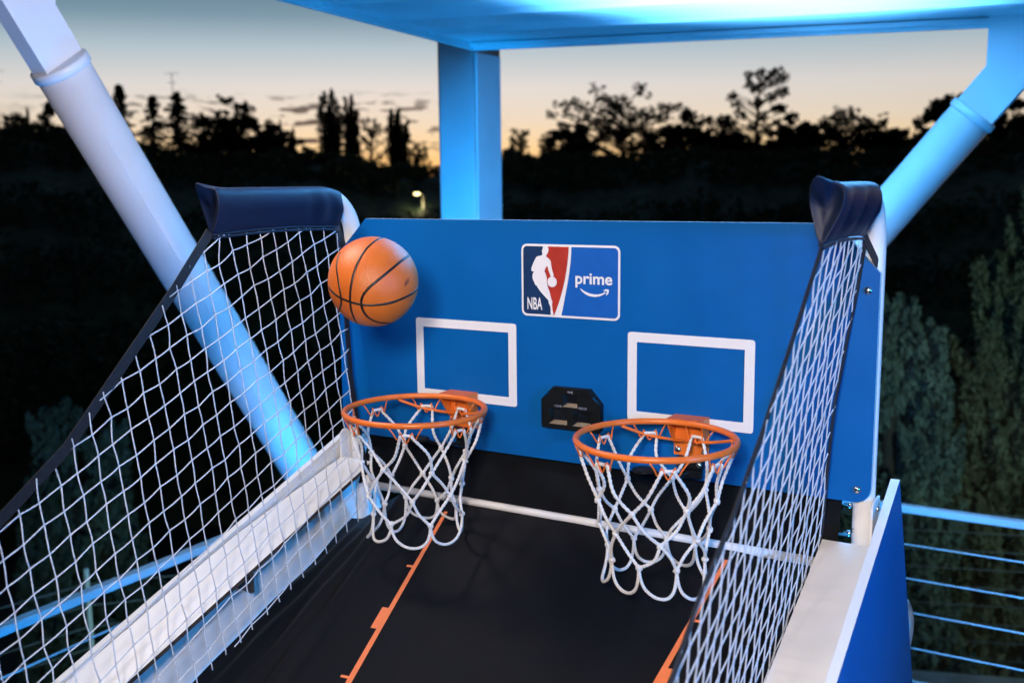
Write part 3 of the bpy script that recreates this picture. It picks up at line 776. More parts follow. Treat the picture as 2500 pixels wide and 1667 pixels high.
# faded print on the right side of the ball
mb = MB()
for dx in range(5):
    for dz in range(2):
        v = Vector((0.93, -0.05-0.055*dx*0.5, 0.10-0.05*dz-0.02*dx)).normalized()
        t1 = v.cross(Vector((0, 0, 1))).normalized(); t2 = v.cross(t1)
        c0 = BC+v*(BR+0.0003)
        mb.add([c0+t1*0.0022+t2*0.0012, c0-t1*0.0014+t2*0.0016, c0-t1*0.0018-t2*0.0012, c0+t1*0.0016-t2*0.0016], [(0, 1, 2, 3)])
M['print_faded'] = mat('faded_print', (0.16, 0.04, 0.02), 0.5)
mb.build('faded_print', M['print_faded'], BALL)

# ================================================================== PAVILION
PV = thing('pavilion', 'white steel canopy on a thick corner column with two diagonal tube braces, lit blue', 'pavilion', (-2.05, 2.85, 0))
def can_z(x, y): return 3.171-0.0333*(x+1.94)-0.034*(y-2.72)
mb = MB()
xs = np.linspace(-1.925, 4.2, 30); ylines = []
y = 2.705; seams = []
while y > -5.0:
    seams.append(y); y -= 0.40
rows = []
for k in range(len(seams)-1):
    ya, yb = seams[k], seams[k+1]
    for t in (0.0, 0.25, 0.5, 0.75, 0.985):
        yy = ya+(yb-ya)*t
        dz = 0.014*(1-t)*0 - 0.020*(t) + 0.010*math.sin(t*PI)
        rows.append((yy, dz))
V = []; n = len(xs)
for yy, dz in rows: V += [(x, yy, can_z(x, yy)+dz+0.02) for x in xs]
Fc = [(j*n+i, j*n+i+1, (j+1)*n+i+1, (j+1)*n+i) for j in range(len(rows)-1) for i in range(n-1)]
mb.add(V, Fc, 0, True)
ROOF = mb.build('canopy_ceiling', M['canopy'], PV, fixn=False)
mb = MB()                                        # roof deck above the ceiling
P = [(-1.94, 2.72), (4.2, 2.72), (4.2, -5.0), (-1.94, -5.0)]
mb.hexa([(x, y, can_z(x, y)+0.06) for x, y in P]+[(x, y, can_z(x, y)+0.20) for x, y in P])
mb.build('roof', M['pav_paint'], PV)
mb = MB()                                        # edge trim (back and left)
def strip(x0, y0, x1, y1, w, z0, z1, nx, ny):
    a = [(x0, y0), (x1, y1), (x1+nx*w, y1+ny*w), (x0+nx*w, y0+ny*w)]
    mb.hexa([(x, y, can_z(x, y)+z0) for x, y in a]+[(x, y, can_z(x, y)+z1) for x, y in a])
strip(-1.94, 2.72, 4.2, 2.72, 0.016, -0.020, 0.058, 0, -1)
strip(-1.94, 2.704, -1.94, -5.0, 0.016, -0.020, 0.058, 1, 0)
strip(-1.924, 2.704, 4.2, 2.704, 0.030, -0.006, 0.014, 0, -1)
rng = random.Random(2)
for k in range(16):
    x = -1.7+k*0.36+rng.uniform(-.05, .05); mb.sphere((x, 2.689, can_z(x, 2.69)-0.007), 0.006, 8, 5)
mb.build('edge_trim', M['pav_paint'], PV)
# column: rounded box
mb = MB(); x0, x1, y0, y1 = -2.175, -1.94, 2.722, 3.02
def colring(z):
    out = []
    for cx_, cy_, r_, a0 in ((x1-0.010, y0+0.010, 0.010, 270), (x1-0.030, y1-0.03, 0.03, 0), (x0+0.05, y1-0.05, 0.05, 90), (x0+0.035, y0+0.035, 0.035, 180)):
        for k in range(9):
            a = R(a0+90*k/8); out.append((cx_+r_*math.cos(a), cy_+r_*math.sin(a), z))
    return out
mb.loft([colring(0.0), colring(1.0), colring(2.0), colring(3.34)], smooth=True)
mb.build('column', M['pav_paint'], PV)
mb = MB()                                        # raised cover strip beside the front edge of the column
mb.bbox((-1.9395, 2.740, 0.0), (-1.930, 2.99, 3.15), 0.004)
mb.build('column_cover', M['pav_paint'], PV)
def brace(p_top, p_bot, plane, sgn):
    """round tube with a collar, then a flat plate up to the canopy"""
    a, b = Vector(p_bot), Vector(p_top); d = (b-a).normalized()
    mb = MB(); mb.tube([a, a+(b-a)*0.5, b], 0.093, 40)
    BR_ = mb.build('brace_tube', M['pav_paint'], PV)
    mb = MB(); mb.tube([b-d*0.030, b-d*0.026, b+d*0.002, b+d*0.006], [0.093, 0.1005, 0.1005, 0.095], 40)
    mb.build('collar', M['pav_paint'], BR_)
    n_pl = Vector((1, 0, 0)) if plane == 'x' else Vector((0, -1, 0))
    sd = d.cross(n_pl).normalized()
    if plane == 'x':                             # rough weld bead along the tube
        rw = random.Random(8); mb = MB(); nrm = (n_pl*0.80+Vector((0, -1, 0))*0.58); nrm = (nrm-d*nrm.dot(d)).normalized()
        pts = [b-d*(0.25+1.15*k/90)+nrm*(0.0925+rw.uniform(-0.0006, 0.0009)) for k in range(91)]
        mb.tube(pts, 0.0016, 6, rfun=lambda i, r_: r_*rw.uniform(0.6, 1.5)); mb.build('weld_seam', M['pav_paint'], BR_)
    # plate: along the brace then vertical
    th = 0.035
    k = b+d*0.15
    up = Vector((0, 0, 1)); hz = Vector((0, sgn, 0)) if plane == 'x' else Vector((sgn, 0, 0))
    w = 0.084
    zt = 3.20
    e1, e2 = b-sd*w, b+sd*w                      # lower edge of plate
    # vertical member edges
    inner = [e for e in (e1, e2)]
    lo_edge = e1 if (e1-b).dot(hz) < 0 else e2   # edge nearer the column
    hi_edge = e2 if lo_edge is e1 else e1
    vx = hz*0.0
    kin = lo_edge+d*0.165; kout = hi_edge+d*0.06
    tin = Vector((kin.x, kin.y, zt)); wv = 0.20
    tout = tin+hz*wv
    kout2 = Vector((tout.x, tout.y, (kout+d*((tout-kout).dot(hz)/max(1e-6, d.dot(hz)))).z))
    poly = [lo_edge, kin, tin, tout, kout2, hi_edge]
    mb = MB(); n = len(poly); o = 0
    mb.v = [tuple(q+n_pl*th) for q in poly]+[tuple(q-n_pl*th) for q in poly]
    mb.f = [list(range(n)), [n+i for i in reversed(range(n))]]+[[i, n+i, n+(i+1) % n, (i+1) % n] for i in range(n)]
    mb.m = [0]*len(mb.f); mb.sm = [False]*len(mb.f)
    mb.build('head_plate', M['pav_paint'], BR_)
    return BR_
brace((-2.1, 0.365, 2.886), (-2.1, 2.27, 0.02), 'x', -1)
brace((0.4755, 2.7, 2.738), (-1.68, 2.7, 0.022), 'y', 1)

# ================================================================== RAILINGS
RB = thing('cable_railing', 'cable railing with a flat top bar along the deck edge right of the game', 'railing', (1.0, 2.7, 0), 'railings round the deck')
mb = MB(); mb.bbox((-1.935, 2.679, 1.026), (4.3, 2.721, 1.059), 0.004); mb.build('top_rail', M['rail_metal'], RB)
for z in (0.879, 0.723, 0.567, 0.403, 0.248, 0.095):
    mb = MB(); mb.tube([(-1.935, 2.70, z), (4.3, 2.70, z)], 0.0036, 8); mb.build('cable', M['wire'], RB)
for x in (-1.2, 1.9, 4.0):
    mb = MB(); mb.bbox((x-0.012, 2.676, 0.0), (x+0.012, 2.724, 1.0255), 0.003); mb.build('rail_post', M['rail_metal'], RB)
RL = thing('cable_railing', 'cable railing with a flat top bar behind the left net of the game', 'railing', (-2.1, 0.5, 0), 'railings round the deck')
mb = MB(); mb.bbox((-2.122, -5.0, 1.020), (-2.078, 2.70, 1.052), 0.004); mb.build('top_rail', M['rail_metal'], RL)
for z in (0.872, 0.718, 0.562, 0.40, 0.248, 0.095):
    mb = MB(); mb.tube([(-2.10, -5.0, z), (-2.10, 2.70, z)], 0.0045 if z > .8 else 0.0036, 8); mb.build('cable', M['wire'], RL)
for y in (2.0, -1.3, -4.0):
    mb = MB(); mb.bbox((-2.124, y-0.012, 0.0), (-2.076, y+0.012, 1.0195), 0.003); mb.build('rail_post', M['rail_metal'], RL)
# lower terrace railing beyond the deck
LT = thing('cable_railing', 'thin dim cable railing with a slim blue post on the lower terrace beyond the deck', 'railing', (-2.5, 5.0, -1.55), 'railings round the deck')
PTS = [(-5.10, 1.0), (-4.75, 2.285), (-0.60, 6.31), (3.6, 7.74)]
for k in range(9):
    z = -0.128-0.149*k
    mb = MB(); mb.tube([(x, y, z) for x, y in PTS], 0.0042, 6); mb.build('cable', M['shaded_wire'], LT)
for x, y in (PTS[1], (-2.6, 4.37), PTS[2], (2.4, 7.33)):
    mb = MB(); mb.bbox((x-0.013, y-0.013, -1.502), (x+0.013, y+0.013, -0.02), 0.003); mb.build('rail_post', M['rail_metal'], LT)

# ================================================================== SETTING
mb = MB()
mb.box((-2.30, -6.0, -0.25), (6.0, 2.90, 0.0)); tag(mb.build('deck', M['deck']), kind='structure', label='grey deck under the canopy')
mb = MB()
mb.hexa([(-5.3, 0.9, -1.75), (-4.62, 2.24, -1.75), (-0.55, 6.19, -1.75), (3.6, 7.6, -1.75), (-5.3, 0.9, -1.56), (-4.62, 2.24, -1.56), (-0.55, 6.19, -1.56), (3.6, 7.6, -1.56)]) if False else None
P0 = [(-5.1, 0.9), (-4.75, 2.285), (-0.60, 6.31), (3.6, 7.74)]
for i in range(3):
    (xa, ya), (xb, yb) = P0[i], P0[i+1]; d = Vector((xb-xa, yb-ya, 0)).normalized(); nn = Vector((-d.y, d.x, 0))
    a1, a2 = Vector((xa, ya, 0))-nn*0.10, Vector((xa, ya, 0))+nn*0.10; b1, b2 = Vector((xb, yb, 0))-nn*0.10, Vector((xb, yb, 0))+nn*0.10
    mb.hexa([(q.x, q.y, -1.82) for q in (a1, b1, b2, a2)]+[(q.x, q.y, -1.500-0.0005*i) for q in (a1, b1, b2, a2)])
tag(mb.build('terrace_kerb', M['concrete']), kind='structure', label='concrete kerb of the lower terrace')
mb = MB()
mb.add([(-5.1, 0.9, -1.80), (-4.75, 2.285, -1.80), (-0.60, 6.31, -1.80), (3.6, 7.74, -1.80), (6.0, 2.9, -1.80), (-2.3, 2.9, -1.80), (-2.3, -6, -1.80), (-5.1, -6, -1.80)], [(0, 1, 2, 3, 4, 5, 6, 7)])
tag(mb.build('terrace', M['deck']), kind='structure', label='floor of the lower terrace')
mb = MB(); S_ = 3000
mb.add([(-S_, -S_, -6), (S_, -S_, -6), (S_, S_, -6), (-S_, S_, -6)], [(0, 1, 2, 3)])
tag(mb.build('ground', M['ground']), kind='structure', label='dark ground below the trees')

# ------------------------------------------------------------------ street lamp
LP = thing('street_lamp', 'single lit street lamp on a pale pole far behind the backboard', 'street lamp', (-22.12, 31.32, -6))
mb = MB(); mb.tube([(-22.12, 31.32, -6), (-22.12, 31.32, -1), (-22.12, 31.32, 1.99)], [0.11, 0.09, 0.075], 12); mb.build('pole', M['lamp_pole'], LP)
mb = MB(); mb.tube([(-22.12, 31.32, 1.97), (-22.22, 31.27, 2.07)], 0.05, 10); mb.build('bracket_arm', M['lamp_pole'], LP)
mb = MB(); c = Vector((-22.37, 31.19, 2.04)); d = Vector((0.87, 0.5, -0.06)); d.normalize()
mb.sphere(c+Vector((0, 0, .02)), 0.16, 16, 10, 0, (0.9, 0.5, 0.34)); mb.build('lamp_head', M['lamp_glass'], LP)

# ------------------------------------------------------------------ foliage
def leaf_mesh(name, C, size, m, parent=None, seed=0, up=0.0, elong=1.0, extra=None, label=None):
    """many small leaf-shaped faces; C (N,3) centres, size (N,) half lengths"""
    rng = np.random.default_rng(seed); N = len(C)
    off = np.array(ROOTS.get(parent.name, (0, 0, 0))) if parent else np.zeros(3)
    C = np.asarray(C)-off
    a = rng.normal(size=(N, 3)); a[:, 2] += up; a /= np.linalg.norm(a, axis=1)[:, None]
    t = rng.normal(size=(N, 3)); b = np.cross(a, t); b /= np.linalg.norm(b, axis=1)[:, None]
    s = np.asarray(size)[:, None]
    V = np.stack([C-a*s*elong, C+b*s*0.55, C+a*s*elong, C-b*s*0.55], 1).reshape(-1, 3)
    ex_v, ex_f = extra if extra else ([], [])
    nv = len(V)
    allv = np.concatenate([V, np.asarray(ex_v, float).reshape(-1, 3)-off]) if len(ex_v) else V
    me = bpy.data.meshes.new(name)
    nl = N*4+sum(len(f) for f in ex_f)
    me.vertices.add(len(allv)); me.vertices.foreach_set('co', allv.ravel())
    me.loops.add(nl); me.polygons.add(N+len(ex_f))
    li = np.concatenate([np.arange(N*4)]+[np.array(f)+nv for f in ex_f]).astype(np.int32)
    ls = np.concatenate([np.arange(N)*4, N*4+np.cumsum([0]+[len(f) for f in ex_f[:-1]])] if ex_f else [np.arange(N)*4]).astype(np.int32)
    lt = np.array([4]*N+[len(f) for f in ex_f], np.int32)
    me.loops.foreach_set('vertex_index', li); me.polygons.foreach_set('loop_start', ls); me.polygons.foreach_set('loop_total', lt)
    me.materials.append(m); me.update(calc_edges=True); me.validate()
    o = bpy.data.objects.new(name, me); COL.objects.link(o)
    if parent: o.parent = parent; ROOTS[o.name] = Vector(off)
    return o

def tree(kind, x, y, ztop, w, label, group, seed, m='leaf_far', zb=-6.0, cat='tree', cz0=None):
    rg = np.random.default_rng(seed); rnd = random.Random(seed)
    name = {'poplar': 'poplar_tree', 'conifer': 'conifer_tree', 'cypress': 'cypress_tree', 'column': 'cypress_tree', 'shrub': 'bush'}.get(kind, 'broadleaf_tree')
    T_ = thing(name, label, cat, (x, y, zb), group)
    H = ztop-zb; c_lo = cz0 if cz0 is not None else 3.3     # visible crowns start near the wood top
    tr = MB(); B = []                                       # blobs: (centre, radius, leaves)
    lean = (0, 0); Hc = ztop-c_lo
    def cluster(c0, r0, nsub, rsub, nl, flat=0.75):
        """a bough: several leafy tufts round one point"""
        for _ in range(nsub):
            q = rg.normal(size=3); q /= np.linalg.norm(q); q *= r0*rg.random()**0.5; q[2] *= flat
            B.append((np.asarray(c0)+q, rsub*rnd.uniform(0.7, 1.25), nl))
    if kind in ('broad_open', 'broad_dense', 'bushy', 'shrub'):
        nb_, ns, rs, nl = {'broad_open': (105, 9, 0.16, 17), 'broad_dense': (125, 10, 0.19, 22), 'bushy': (52, 10, 0.18, 20), 'shrub': (30, 9, 0.16, 18)}[kind]
        lumps = [(rg.uniform(-0.9, 0.9), rg.uniform(0.72, 1.0)) for _ in range(5)]
        for _ in range(nb_):
            while True:
                u = rg.uniform(-1, 1, 3)
                if 0.10 < np.linalg.norm(u) < 1: break
            ux = u[0]
            lift = max(h*math.exp(-((ux-lx)/0.28)**2) for lx, h in lumps+[(0.0, 1.0)])
            ztp = c_lo+Hc*(0.34+0.68*lift*(1-0.40*abs(ux)**2.2))
            tt = (u[2]*0.5+0.5)**0.75
            B0 = np.array([x+0.866*ux*w*0.5+u[1]*w*0.2, y+0.5*ux*w*0.5+u[1]*w*0.35, c_lo-0.5+(ztp-c_lo+0.5-0.12)*tt])
            cluster(B0, (0.42 if kind != 'shrub' else 0.26)*(w/4)**0.35, ns, rs, nl)
        tz = c_lo+Hc*0.6
    elif kind == 'poplar':
        cols = [(-0.05, 1.0, 0.36), (0.20, 0.86, 0.26)]
        if w > 1.0: cols = [(-0.26, 0.97, 0.25), (0.10, 1.0, 0.27), (0.40, 0.80, 0.15), (-0.02, 0.75, 0.34)]
        for dx, hf, rad in cols:
            for k in range(34):
                t = k/33; zz = c_lo-0.8+(Hc*hf+0.65)*t
                r_ = rad*w*(0.62+0.55*math.sin((0.15+0.75*t)*PI))*(1-0.78*t**5)*rnd.uniform(0.7, 1.15)
                px_ = dx*w*(0.55+0.45*t)+rnd.uniform(-.07, .07)*w
                B.append((np.array([x+0.866*px_, y+0.5*px_+rnd.uniform(-.15, .15)*w, zz]), max(0.08, r_), 70))
        tz = ztop-0.4
    elif kind == 'conifer':
        z0 = c_lo-0.9
        for k in range(190):
            t = rnd.random()**0.85; zz = z0+(ztop-z0)*t; reach = w*0.55*(1-t)**0.62*rnd.uniform(0.25, 1.1)+0.05
            a_ = rnd.uniform(0, 2*PI)
            for sx_ in (0.3, 0.6, 0.85, 1.0):
                B.append((np.array([x+math.cos(a_)*reach*sx_, y+math.sin(a_)*reach*sx_, zz+0.22*reach*sx_-0.28*reach*sx_**2]), 0.11*(1.5-sx_*0.7), 10))
        tz = ztop-0.02
    elif kind in ('cypress', 'column'):
        for k in range(30):
            t = k/29; r_ = w*0.5*(1-t)**0.75+0.025
            B.append((np.array([x+rnd.uniform(-.02, .02), y, c_lo-0.6+(Hc+0.6)*t]), r_*0.9, 60))
        tz = ztop-0.2
    elif kind == 'sparse':
        for _ in range(46):
            a_ = rnd.uniform(0, 2*PI); rr = w*0.5*math.sqrt(rnd.random()); t = rnd.uniform(0.1, 1)
            cluster(np.array([x+math.cos(a_)*rr, y+math.sin(a_)*rr, c_lo+Hc*t*(1-0.25*rr/w)]), 0.22, 4, 0.10, 6)
        tz = c_lo+Hc*0.6
    elif kind == 'leaning':
        # leaning trunk with separate airy clumps: (right offset, height fraction, radius)
        for dx, hf, rr in ((-0.36, .62, .30), (-0.42, .70, .26), (-0.10, .78, .34), (-0.16, .90, .28), (0.0, .84, .32), (0.20, .86, .34), (0.30, .94, .30), (0.38, .88, .26), (0.40, .74, .26), (0.16, .70, .30), (-0.06, .64, .30), (-0.22, .52, .30), (0.22, .58, .28), (0.36, .56, .22), (0.05, .48, .32), (-0.12, .38, .34), (0.12, .36, .28), (-0.30, .40, .34), (-0.2, .25, .4), (0.28, .42, .24), (0.0, .2, .35), (-0.02, .95, .2), (0.10, .92, .22)):
            c0 = np.array([x+0.866*dx*w, y+0.5*dx*w+rnd.uniform(-.5, .5), c_lo+Hc*hf])
            cluster(c0, rr*1.2, 20, 0.13, 12, 0.9)
        tz = c_lo+Hc*0.75; lean = (-0.15*w, -0.10*w)
    # trunk and limbs
    tb = Vector((x+lean[0], y+lean[1], zb))
    tr_r = max(0.05, 0.02*H*(0.5 if kind in ('cypress', 'column', 'poplar', 'shrub') else 0.8))
    tr.tube(smooth_path([tb, tb.lerp(Vector((x, y, tz)), 0.35)+Vector((rnd.uniform(-.1, .1), rnd.uniform(-.1, .1), 0)), tb.lerp(Vector((x, y, tz)), 0.7)+Vector((rnd.uniform(-.12, .12), 0, 0)), Vector((x, y, tz))], 3), [tr_r*(1-0.8*k/9) for k in range(10)], 7)
    step = {'leaning': 9, 'sparse': 3, 'broad_open': 7}.get(kind, 12)
    for c_, r_, n_ in B[::step]:
        c_ = Vector(c_); z_a = max(c_lo-1.2, min(tz, c_.z-0.35*(Vector((c_.x-x, c_.y-y, 0)).length)-0.3))
        f = (z_a-zb)/(tz-zb); a_ = tb.lerp(Vector((x, y, tz)), f)
        tr.tube(smooth_path([a_, a_.lerp(c_, 0.5)+Vector((0, 0, 0.10)), c_], 2), [0.034, 0.030, 0.024, 0.018, 0.010], 5)
    tr.build('trunk', M['bark'], T_, fixn=False)
    Cs = []; Ss = []
    for c_, r_, n_ in B:
        q = rg.normal(size=(n_, 3)); q /= np.linalg.norm(q, axis=1)[:, None]; q *= (rg.random(n_)[:, None]**0.45)*r_
        q[:, 2] *= 1.5 if kind in ('poplar', 'cypress', 'column') else 0.8
        Cs.append(c_+q); Ss.append(rg.uniform(0.045, 0.095, n_)*(1.2 if kind in ('broad_dense', 'bushy', 'shrub', 'poplar') else 0.95))
    leaf_mesh('crown', np.concatenate(Cs), np.concatenate(Ss), M[m], T_, seed)
    return T_

SKY_TREES = [
 ('bushy', -44.16, 29.43, 5.88, 2.54, 'low round dark tree at the far left edge of the skyline'),
 ('column', -44.62, 30.51, 6.20, 0.47, 'short stubby column-shaped tree on the far left skyline'),
 ('shrub', -43.29, 30.65, 6.31, 1.43, 'spiky bush on the skyline just left of the left brace'),
 ('conifer', -43.61, 35.11, 7.43, 1.95, 'tall conifer half hidden behind the left diagonal brace'),
 ('conifer', -45.56, 38.98, 7.25, 2.10, 'ragged narrow conifer nearest the right side of the left brace'),
 ('conifer', -43.23, 38.58, 7.28, 2.75, 'ragged wider conifer, second to the right of the left brace'),
 ('broad_dense', -41.11, 40.77, 7.05, 4.30, 'broad dense tree on the left skyline above the fabric sleeve'),
 ('cypress', -42.09, 45.35, 6.18, 0.43, 'taller of two tiny pointed cypresses on the left skyline'),
 ('cypress', -41.55, 45.85, 5.70, 0.40, 'shorter of two tiny pointed cypresses on the left skyline'),
 ('shrub', -36.78+(-2.6), 42.04+1.4, 5.26, 1.46, 'low bush on the skyline between the cypresses and the tallest poplar'),
 ('poplar', -38.62, 45.73, 7.81, 1.20, 'tallest, many-stemmed poplar on the left skyline'),
 ('poplar', -38.96, 48.03, 7.66, 0.86, 'slim poplar just right of the tallest poplar'),
 ('sparse', -36.81, 47.17, 6.31, 1.36, 'thin bare tree between two poplars on the skyline'),
 ('poplar', -35.60, 48.08, 6.76, 1.15, 'poplar nearest the left side of the pavilion column'),
 ('sparse', -33.50, 47.13, 4.88, 1.39, 'small wispy tree beside the left edge of the pavilion column'),
 ('sparse', -29.57, 51.98, 5.71, 1.04, 'small wispy tree beside the right edge of the pavilion column'),
 ('broad_open', -22.57, 51.03, 7.95, 6.40, 'wide open-crowned tree with sky showing through, above the emblem'),
 ('bushy', -19.75, 54.33, 6.65, 2.27, 'round tree between the wide open-crowned tree and the tall leaning one'),
 ('leaning', -15.20, 51.64, 8.14, 3.53, 'tall leaning airy tree, highest on the right skyline'),
 ('broad_open', -18.64, 55.79, 5.84, 2.57, 'low open tree at the foot of the tall leaning tree'),
 ('bushy', -14.36, 56.03, 6.09, 2.40, 'rounded tree just right of the tall leaning tree'),
 ('broad_open', -11.45, 54.68, 6.30, 4.51, 'broad open tree on the skyline left of the right brace'),
 ('shrub', -41.82, 38.63, 4.96, 1.98, 'low bush on the skyline between the ragged conifers and the broad dense tree'),
 ('shrub', -38.81, 40.22, 4.76, 1.22, 'low bush at the right foot of the broad dense tree on the left skyline'),
 ('bushy', -25.58, 50.71, 5.52, 2.73, 'rounded crown at the left shoulder of the wide open-crowned tree'),
 ('bushy', -21.50, 54.73, 5.66, 2.44, 'rounded crown at the right shoulder of the wide open-crowned tree'),
 ('shrub', -17.79, 57.12, 5.50, 2.09, 'bush behind the low open tree under the tall leaning one'),
 ('bushy', -14.73, 53.86, 5.15, 1.95, 'low tree filling the gap right of the tall leaning tree'),
 ('bushy', -9.44, 57.12, 5.16, 2.02, 'low tree at the right shoulder of the broad open tree left of the right brace'),
 ('shrub', -27.88, 48.34, 4.37, 1.46, 'low bush just right of the column at the foot of the wispy tree'),
 ('bushy', -5.66, 49.60, 6.51, 3.06, 'dark tree behind the upper end of the right diagonal brace'),
 ('bushy', -2.75, 47.89, 5.84, 2.73, 'dark tree at the far right edge of the skyline'),
]
for i, (k, x, y, zt, w, lab) in enumerate(SKY_TREES):
    if k in ('bushy', 'broad_open'): zt += 0.22; w *= 1.15
    elif k in ('conifer', 'broad_dense', 'poplar', 'shrub'): zt += 0.10; w *= 1.18
    tree(k, x, y, zt, w, lab, 'trees on the skyline', 100+i, zb=-6.0)
# antenna masts
for x, y, zt, lab in ((-44.9, 29.2, 7.9, 'thin antenna mast on the far left skyline'), (-44.4, 39.4, 8.6, 'thin antenna mast behind the conifers on the left skyline')):
    A = thing('antenna_mast', lab, 'antenna', (x, y, -6), 'antenna masts on the skyline')
    mb = MB(); mb.tube([(x, y, -6), (x, y, zt)], 0.022, 6); mb.build('mast', M['lamp_pole'], A)
    for dz, hw in ((-0.05, 0.5), (-0.55, 0.32)):
        mb = MB(); mb.tube([(x-0.7*hw, y-0.4*hw, zt+dz), (x+0.7*hw, y+0.4*hw, zt+dz)], 0.014, 6); mb.build('cross_arm', M['lamp_pole'], A)

# the wood: one dark mass below the skyline
PROF = [(62, 4.7), (58.05, 4.85), (55.8, 4.79), (54.63, 4.97), (53.28, 4.62), (51.87, 4.66), (49.83, 4.36), (49.02, 4.04), (46.67, 3.86), (43.35, 3.86), (41.08, 3.94), (38.79, 3.75), (37.65, 3.33), (35.77, 3.35), (34.13, 3.34), (30.8, 3.66), (30.09, 3.88), (29.61, 3.97), (29.02, 3.69), (28.43, 3.64), (27.91, 3.82), (27.01, 3.67), (24.65, 3.61), (22.78, 3.79), (21.16, 3.88), (19.09, 3.91), (17.72, 3.78), (13.28, 3.69), (11.12, 3.57), (9.04, 3.74), (4.06, 4.14), (1.67, 4.17), (-8, 4.2)]
pa = np.array([q[0] for q in PROF])[::-1]; pz = np.array([q[1] for q in PROF])[::-1]
def make_wood():
    rg = np.random.default_rng(77); Cs, Ss = [], []; EV, EF = [], []
    # solid core: a thick bank whose top follows the tree line
    AZ = np.arange(-12, 66.1, 0.5); o = len(EV)
    for a_ in AZ:
        for dd, dz in ((47.0, -6.0), (46.0, -0.55), (44.5, -0.75), (38.0, -2.6), (30, -5.0), (26, -6.0)):
            zt = 2.48+(np.interp(a_, pa, pz)-2.48)*dd/45+(dz if dz > -6 else 0)+rg.uniform(-.12, .12)
            if dz <= -6: zt = -6.2
            EV.append((0.99-dd*math.sin(R(a_)), -1.97+dd*math.cos(R(a_)), zt))
    for i in range(len(AZ)-1):
        for j in range(5): EF.append((o+i*6+j, o+i*6+j+1, o+(i+1)*6+j+1, o+(i+1)*6+j))
    # rounded crowns over it
    for row, (d, dz, da, rr) in enumerate(((45.6, 0.0, 0.55, 0.62), (43.5, -0.5, 0.8, 0.9), (38, -1.9, 1.2, 1.2), (33, -3.2, 1.5, 1.4), (28, -4.6, 1.9, 1.5))):
        for az in np.arange(-10, 64, da):
            a_ = az+rg.uniform(-.4, .4)*da; dd = d*rg.uniform(0.985, 1.015); r_ = rr*rg.uniform(0.65, 1.25)
            zt = 2.48+(np.interp(a_, pa, pz)-2.48)*dd/45+dz+(rg.uniform(-0.22, 0.06) if row == 0 else rg.uniform(-0.6, 0.4))
            c = np.array([0.99-dd*math.sin(R(a_)), -1.97+dd*math.cos(R(a_)), zt-r_])
            n = int(260*(0.6+r_)); u = rg.normal(size=(n, 3)); u /= np.linalg.norm(u, axis=1)[:, None]
            lump = 1+0.16*np.sin(u[:, 0]*7+az)*np.sin(u[:, 2]*6+az*2)
            Cs.append(c+u*(r_*lump*rg.uniform(0.72, 1.03, n))[:, None]*np.array([1.25, 1.25, 0.95])); Ss.append(rg.uniform(0.08, 0.17, n))
    return leaf_mesh('wood', np.concatenate(Cs), np.concatenate(Ss), M['leaf_dark'], None, 7, extra=(EV, EF))
WOOD = make_wood(); tag(WOOD, 'dark mass of woodland filling the view below the skyline trees', kind='stuff')

# near feathery conifers below the deck, faintly lit
def feathery(name_label, lobes, seed, m, group='conifers close to the deck'):
    """lobes: (x, y, ztop, radius at base, zbase)"""
    rg = np.random.default_rng(seed)
    x, y = np.mean([l[0] for l in lobes]), np.mean([l[1] for l in lobes])
    T_ = thing('conifer_tree', name_label, 'tree', (x, y, -6), group)
    tr = MB(); Cs, Ss = [], []
    for (lx, ly, zt, rad, zb) in lobes:
        tr.tube([(x, y, -6), (lx*0.6+x*0.4, ly*0.6+y*0.4, zb), (lx, ly, zt-0.25)], [0.12, 0.07, 0.015], 7)
        # each leader carries many upswept sprays
        ns = int(25*(zt-zb)*rad**0.8)+10
        for q in range(ns):
            t = rg.random()**0.8; th = rg.uniform(0, 2*PI)
            pr = rad*math.sqrt(max(0, 1-t**1.5))*(0.5+0.5*min(1, t*6))
            rr_ = pr*rg.uniform(0.55, 1.02)
            hx, hy = lx+rr_*math.cos(th), ly+rr_*math.sin(th); z0 = zb+(zt-zb)*t
            hs = min(rg.uniform(0.30, 0.62)*(0.7+rad*0.6), max(0.12, zt-z0+0.04)); ws = hs*rg.uniform(0.16, 0.26)
            n = int(70+150*hs); u = rg.random(n)
            w_ = ws*np.sqrt(np.clip(1-u, 0, 1))*(0.5+0.5*np.clip(u*5, 0, 1)); a_ = rg.uniform(0, 2*PI, n); r2 = w_*np.sqrt(rg.random(n))
            Cs.append(np.stack([hx+r2*np.cos(a_)+0.25*hs*u*math.cos(th), hy+r2*np.sin(a_)+0.25*hs*u*math.sin(th), z0+hs*u], -1)); Ss.append(rg.uniform(0.016, 0.036, n))
        n = int(500*(zt-zb)*rad); t = rg.random(n)**0.8; th = rg.uniform(0, 2*PI, n)
        r_ = rad*0.62*np.sqrt(np.clip(1-t**1.5, 0, 1))*np.sqrt(rg.random(n))
        Cs.append(np.stack([lx+r_*np.cos(th), ly+r_*np.sin(th), zb+(zt-zb)*0.94*t], -1)); Ss.append(rg.uniform(0.03, 0.07, n))
    tr.build('trunk', M['bark'], T_, fixn=False)
    leaf_mesh('crown', np.concatenate(Cs), np.concatenate(Ss), M[m], T_, seed, up=1.6, elong=1.5)
    return T_
feathery('feathery conifer right of the game, lower one with a three-lobed top', [(-0.92, 7.96, 1.22, 0.36, -3.5), (-0.72, 8.07, 1.34, 0.16, 0.2), (-0.42, 8.25, 1.06, 0.28, -2.0), (-0.72, 8.30, 0.7, 0.50, -4.5), (-0.40, 8.1, 0.1, 0.5, -4.5), (-1.1, 7.9, 0.6, 0.5, -4.5)], 301, 'leaf_conifer')
